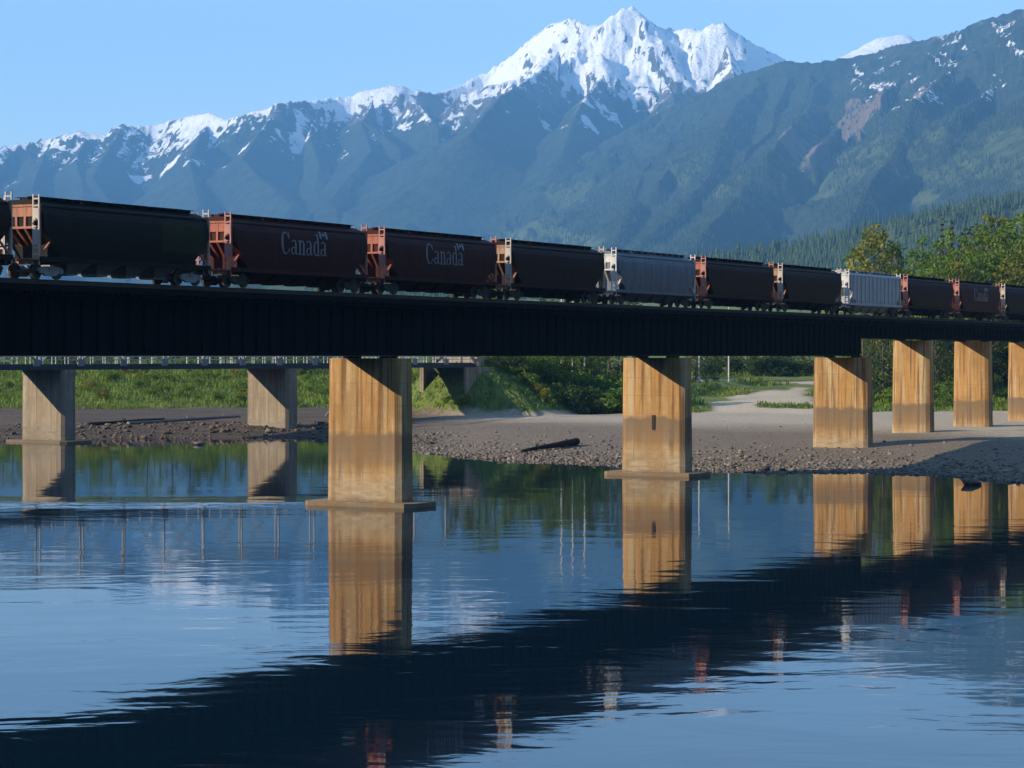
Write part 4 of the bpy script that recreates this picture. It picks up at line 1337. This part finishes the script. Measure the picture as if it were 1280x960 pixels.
# trees seen under the girder between the piers: their tops are hidden by the bridge
for k in range(24):
    u = 560 + k * 10.2 + random.uniform(-4, 4); Z = random.uniform(384, 430)
    kd = random.choice(['dark', 'mid', 'dark', 'bright'])
    place_tree('broadleaf_tree', kd, xz(u, Z), Z, random.uniform(12, 17.5), {'dark': 'dark tree in the thicket behind the gravel bar between the river piers', 'mid': 'mid green tree in the thicket behind the gravel bar between the river piers', 'bright': 'light green tree in the thicket behind the gravel bar between the river piers'}[kd], 'tree', 'trees in the thicket between the river piers', 0.95)
for u, Z, H_ in ((682, 357, 8.8), (694, 360, 9.4), (705, 358, 9.0), (716, 360, 9.6), (727, 357, 9.1), (739, 361, 9.5), (752, 359, 8.8), (640, 360, 8.0), (660, 358, 8.6)):
    kd = random.choice(['mid', 'bright', 'mid'])
    place_tree('broadleaf_tree', kd, xz(u, Z), Z, H_, KT[kd] + ' at the front of the thicket left of the second river pier', 'tree', 'trees at the front of the thicket', 1.25)
for u, Z, H_ in ((870, 396, 5.6), (881, 398, 5.2), (893, 397, 4.8)):
    place_tree('broadleaf_tree', 'dark', xz(u, Z), Z, H_, 'small dark tree right beside the second river pier above the pale track', 'tree', 'small dark trees by the pale track', 1.5)
for k in range(15):
    u = 862 + k * 12 + random.uniform(-4, 4); Z = random.uniform(432, 470)
    kd = random.choice(['dark', 'dark', 'mid'])
    place_tree('broadleaf_tree', kd, xz(u, Z), Z, random.uniform(7, 11), {'dark': 'dark tree at the top of the sandy opening, under the girder', 'mid': 'mid green tree at the top of the sandy opening, under the girder'}[kd], 'tree', 'trees above the sandy opening', 1.1)
for k in range(16):
    u = 1062 + k * 15 + random.uniform(-4, 4); Z = random.uniform(372, 400)
    kd = random.choice(['dark', 'mid', 'dark'])
    place_tree('broadleaf_tree', kd, xz(u, Z), Z, random.uniform(12, 17), {'dark': 'dark tree seen between the piers on the gravel at the right', 'mid': 'mid green tree seen between the piers on the gravel at the right'}[kd], 'tree', 'trees behind the right piers', 0.9)

def shrub_variant(seed, mat):
    rg = np.random.default_rng(seed)
    cl = []
    for k in range(15):
        a = rg.uniform(0, 6.283); r = math.sqrt(rg.uniform(0, 1)) * 0.85
        cl.append((r * math.cos(a), r * math.sin(a), rg.uniform(0.25, 1.0) * (1.0 - 0.35 * r) * 1.45, rg.uniform(0.26, 0.46)))
    return leaf_mesh('shrub', cl, 460, 0.155, mat, seed)
SV = {k: [shrub_variant(20 + i * 7 + j, M[k]) for j in range(3)] for i, k in enumerate(('leaf_bright', 'leaf_mid', 'leaf_dark', 'leaf_gold'))}
def place_shrub(kind, x, y, H, label, group, wide=1.0):
    o = link_obj('shrub', SV[kind][random.randrange(3)])
    s = H / 1.75
    o.location = (x, y, float(ground_h(x, y)) - 0.12 * s)
    o.scale = (s * wide, s * wide, s)
    o.rotation_euler = (0, 0, random.uniform(0, 6.28))
    tag(o, label, 'shrub', group)
KN = {'leaf_bright': 'bright green', 'leaf_mid': 'mid green', 'leaf_dark': 'dark green', 'leaf_gold': 'yellow green'}
def scatter_shrubs(n_, u0, u1, z0, z1_, h0, h1_, kinds, where, group, wide=1.15):
    for k in range(n_):
        Z = random.uniform(z0, z1_); u = random.uniform(u0, u1)
        x = xz(u, Z)
        if (float(sandy(np.array(x), np.array(Z))) > 0.3 and Z < 428) or (float(Z - veg_line(np.array(x))) < -7 and float(embank(np.array(x), np.array(Z))) < 2.8):
            continue
        if abs((x - ABX) * RDY - (Z - ABY) * RDX) < 3.2 and (x - ABX) * RDX + (Z - ABY) * RDY > -3:
            continue
        kd = random.choice(kinds)
        place_shrub(kd, x, Z, random.uniform(h0, h1_), KN[kd] + ' shrub ' + where, group, wide)
scatter_shrubs(110, -40, 425, 384, 440, 1.0, 2.6, ['leaf_bright', 'leaf_bright', 'leaf_gold', 'leaf_mid'], 'on the grassy slope behind the pale left piers', 'shrubs on the left slope')
scatter_shrubs(44, -40, 430, 432, 460, 2.6, 5.0, ['leaf_mid', 'leaf_dark'], 'along the top of the left slope under the truss bridge', 'shrubs topping the left slope')
scatter_shrubs(70, 580, 800, 345, 362, 2.6, 5.2, ['leaf_mid', 'leaf_mid', 'leaf_dark', 'leaf_bright'], 'in the tall thicket behind the gravel bar between the river piers', 'tall shrubs between the river piers')
scatter_shrubs(130, 530, 800, 340, 380, 1.4, 3.2, ['leaf_bright', 'leaf_mid', 'leaf_mid', 'leaf_gold'], 'in the thicket behind the gravel bar between the river piers', 'shrubs between the river piers')
scatter_shrubs(22, 870, 1050, 362, 430, 0.9, 1.9, ['leaf_bright', 'leaf_mid', 'leaf_gold'], 'beside the sandy opening right of the second river pier', 'shrubs by the sandy opening')
scatter_shrubs(22, 880, 1060, 428, 440, 3.0, 5.5, ['leaf_dark', 'leaf_mid'], 'at the head of the sandy opening under the girder', 'shrubs at the head of the sandy opening', 1.4)
scatter_shrubs(44, 1060, 1310, 360, 385, 1.5, 3.6, ['leaf_bright', 'leaf_mid', 'leaf_dark'], 'behind the piers on the gravel at the right', 'shrubs behind the right piers')

scatter_shrubs(26, 515, 610, 336, 352, 1.2, 2.4, ['leaf_bright', 'leaf_mid', 'leaf_gold'], 'round the abutment foot at the end of the truss bridge', 'shrubs round the abutment')
for k in range(30):
    u = -30 + k * 15.5 + random.uniform(-5, 5); Z = random.uniform(446, 475)
    kd = random.choice(['mid', 'dark', 'bright', 'mid'])
    place_tree('broadleaf_tree', kd, xz(u, Z), Z, random.uniform(6.5, 9), KT[kd] + ' behind the truss bridge railing, top hidden by the girder', 'tree', 'trees behind the truss bridge', 1.3)

# long grass over the vegetated slope
n = 95000
ZZ = RNG.uniform(310, 440, n); UU = RNG.uniform(-60, 1340, n)
XX = xz(UU, ZZ)
ok = ((ZZ - veg_line(XX) > -1.5 + 7 * (fbm(XX * 0.2, ZZ * 0.1, 3, 121) - 0.5)) | (embank(XX, ZZ) > 2.6)) & ((sandy(XX, ZZ) < 0.25) | (ZZ > 428))
XX, ZZ = XX[ok], ZZ[ok]
n = len(XX)
hh_ = ground_h(XX, ZZ)
ph = RNG.uniform(0, np.pi, n); hg = RNG.uniform(0.3, 0.85, n) * (0.6 + 0.8 * fbm(XX * 0.15, ZZ * 0.15, 2, 123)); wd_ = RNG.uniform(0.05, 0.14, n)
lx, ly = RNG.normal(0, .18, n), RNG.normal(0, .18, n)
V = np.stack([np.stack([XX - np.cos(ph) * wd_, ZZ - np.sin(ph) * wd_, hh_ - 0.05], -1), np.stack([XX + np.cos(ph) * wd_, ZZ + np.sin(ph) * wd_, hh_ - 0.05], -1),
              np.stack([XX + np.cos(ph) * wd_ * .5 + lx, ZZ + np.sin(ph) * wd_ * .5 + ly, hh_ + hg * .8], -1), np.stack([XX - np.cos(ph) * wd_ * .6 + lx, ZZ - np.sin(ph) * wd_ * .6 + ly, hh_ + hg], -1)], 1).reshape(-1, 3)
me = raw_mesh('grass', V, np.arange(n * 4), np.full(n, 4))
add_attr(me, 'tone', np.repeat(np.clip(fbm(XX * 0.13, ZZ * 0.1, 3, 125) * 1.1 - 0.1 + RNG.normal(0, .15, n), 0, 1), 4))
me.materials.append(M['grass'])
tag(link_obj('grass', me), kind='stuff')

# ------------------------------------------------------------------ stones and driftwood
ICO_V = None
def ico():
    ph = (1 + 5 ** 0.5) / 2
    v = np.array([(-1, ph, 0), (1, ph, 0), (-1, -ph, 0), (1, -ph, 0), (0, -1, ph), (0, 1, ph), (0, -1, -ph), (0, 1, -ph), (ph, 0, -1), (ph, 0, 1), (-ph, 0, -1), (-ph, 0, 1)], float)
    v /= np.linalg.norm(v[0])
    f = np.array([(0, 11, 5), (0, 5, 1), (0, 1, 7), (0, 7, 10), (0, 10, 11), (1, 5, 9), (5, 11, 4), (11, 10, 2), (10, 7, 6), (7, 1, 8), (3, 9, 4), (3, 4, 2), (3, 2, 6), (3, 6, 8), (3, 8, 9), (4, 9, 5), (2, 4, 11), (6, 2, 10), (8, 6, 7), (9, 8, 1)])
    return v, f
def stones(name, X, Y, size, mat, seed):
    rg = np.random.default_rng(seed)
    v, f = ico()
    n_ = len(X)
    sc = size[:, None, None] * 0.5 * rg.uniform(0.6, 1.3, (n_, 12, 1)) * np.stack([rg.uniform(0.8, 1.4, n_), rg.uniform(0.7, 1.1, n_), rg.uniform(0.4, 0.75, n_)], -1)[:, None, :]
    P = v[None] * sc
    a = rg.uniform(0, 6.283, n_); ca, sa = np.cos(a)[:, None], np.sin(a)[:, None]
    px = P[..., 0] * ca - P[..., 1] * sa; py = P[..., 0] * sa + P[..., 1] * ca
    Z = np.maximum(ground_h(X, Y), -0.25) + size * 0.08
    V = np.stack([px + X[:, None], py + Y[:, None], P[..., 2] + Z[:, None]], -1).reshape(-1, 3)
    F = (f[None] + (np.arange(n_) * 12)[:, None, None]).reshape(-1, 3)
    me = raw_mesh(name, V, F, np.full(len(F), 3))
    add_attr(me, 'tone', np.repeat(rg.random(n_), 12))
    me.materials.append(mat)
    return me
n = 7000
XX = RNG.uniform(-11, 52, n); dd = RNG.exponential(11, n) - 0.8
YY = shore(XX) + dd
ok = YY < 300
tag(link_obj('shore_stones', stones('shore_stones', XX[ok], YY[ok], RNG.uniform(0.14, 0.30, ok.sum()) + 0.35 * RNG.random(ok.sum()) ** 5, M['stone'], 51)), kind='stuff')
n = 2300
XX = RNG.uniform(-80, -8, n); dd = RNG.uniform(-1.0, 25, n)
YY = shore(XX) + dd
tag(link_obj('bank_rubble', stones('bank_rubble', XX, YY, RNG.uniform(0.12, 0.34, n) + 0.5 * RNG.random(n) ** 6, M['rubble'], 52)), kind='stuff')

def boulder(name, x, y, size, mat, label, group, seed, squash=1.0):
    me = stones(name, np.array([0.0]), np.array([0.0]), np.array([size]), mat, seed)
    co = np.empty(len(me.vertices) * 3, np.float32); me.vertices.foreach_get('co', co)
    co = co.reshape(-1, 3); co -= co.mean(0); co[:, 2] *= squash
    me.vertices.foreach_set('co', co.ravel()); me.update()
    o = link_obj(name, me)
    md = o.modifiers.new('round', 'SUBSURF'); md.levels = 1; md.render_levels = 1; md.subdivision_type = 'SIMPLE'
    o.location = (x, y, max(float(ground_h(x, y)), 0.0) + size * 0.12)
    return tag(o, label, 'rock', group)
def at_water(u, v, z=0.0):
    Z = (EYE - z) * FPX / (v - HZP)
    return xz(u, Z), Z
for j, (u, v, sz, mt, lab) in enumerate([(957, 589, 1.3, 'darkrock', 'dark wet rock at the water edge midway between the second and third piers'), (978, 590, 0.9, 'darkrock', 'smaller dark rock just right of the dark wet rock at the water edge'),
                                        (1214, 606, 1.5, 'rubble', 'brown rock in the shaded shallows below the second narrow pier'), (247, 556, 1.5, 'stone', 'pale flat rock in the water off the left bank'),
                                        (628, 575, 0.8, 'rubble', 'brown stone at the water edge just left of the driftwood log'), (745, 579, 0.9, 'darkrock', 'dark stone at the water edge left of the second river pier footing')]):
    x, y = at_water(u, v)
    boulder('rock', x, y, sz, M[mt], lab, None, 70 + j)
for j in range(34):
    x = random.uniform(-62, -22); y = float(shore(np.array(x))) + random.uniform(0, 20)
    boulder('boulder', x, y, random.uniform(0.6, 1.2), M['rubble'], 'brown boulder in the rubble along the left bank', 'boulders on the left bank', 90 + j)
def log(p, q_, r0, r1, mat, label, stubs=2):
    root = empty('driftwood_log', p)
    p = Vector(p); q_ = Vector(q_) - p
    m = MB()
    side = Vector((-q_.y, q_.x, 0)).normalized()
    m.tube([(0, 0, 0), q_ * 0.3 + side * 0.08, q_ * 0.7 - side * 0.06 + Vector((0, 0, .05)), q_], [r0, r0 * 0.85, r1 * 1.2, r1], 9)
    m.build('log', mat, root)
    s_ = MB()
    for k in range(stubs):
        b = q_ * random.uniform(0.3, 0.9)
        s_.tube([b, b + side * random.uniform(-0.5, 0.5) + Vector((0, 0, random.uniform(0.3, 0.7)))], [r1 * 0.7, r1 * 0.3], 6)
    s_.build('branch_stub', mat, root)
    return tag(root, label, 'log', 'driftwood logs')
x0, y0 = at_water(652, 568, 0.2); x1, y1 = at_water(721, 556, 0.75)
log((x1, y1, float(ground_h(x1, y1)) + 0.42), (x0, y0, float(ground_h(x0, y0)) + 0.15), 0.40, 0.16, M['driftwood'], 'dark driftwood log lying on the gravel left of the second river pier')
def llog(u0, v0, u1, v1, r, mat, lab, z=1.2):
    x0, y0 = at_water(u0, v0, z); x1, y1 = at_water(u1, v1, z)
    log((x0, y0, float(ground_h(x0, y0)) + r * .7), (x1, y1, float(ground_h(x1, y1)) + r * .7), r, r * 0.6, mat, lab)
llog(232, 540, 330, 536, 0.28, M['driftwood_pale'], 'pale driftwood log along the left bank below the second pale pier')
llog(110, 532, 205, 528, 0.25, M['driftwood'], 'dark driftwood log on the left bank right of the far left pier')
llog(362, 541, 412, 518, 0.30, M['driftwood_pale'], 'pale log slanting up the bank beside the nearest river pier', 1.5)
llog(160, 520, 300, 514, 0.24, M['driftwood_pale'], 'bleached log lying at the foot of the green left slope', 2.4)

# ------------------------------------------------------------------ air between here and the mountains
hz = MB()
hz.box((0, 5700, 1180), (30000, 23500, 2370))
ho = hz.build('haze', None)
hm = bpy.data.materials.new('valley_haze')
hm.use_nodes = True
hn_ = hm.node_tree
hn_.nodes.remove(hn_.nodes['Principled BSDF'])
pv = hn_.nodes.new('ShaderNodeVolumePrincipled')
pv.inputs['Color'].default_value = (0.22, 0.54, 1.0, 1)
pv.inputs['Density'].default_value = 7.2e-5
hn_.links.new(pv.outputs[0], hn_.nodes['Material Output'].inputs['Volume'])
ho.data.materials.append(hm)
tag(ho, kind='stuff')
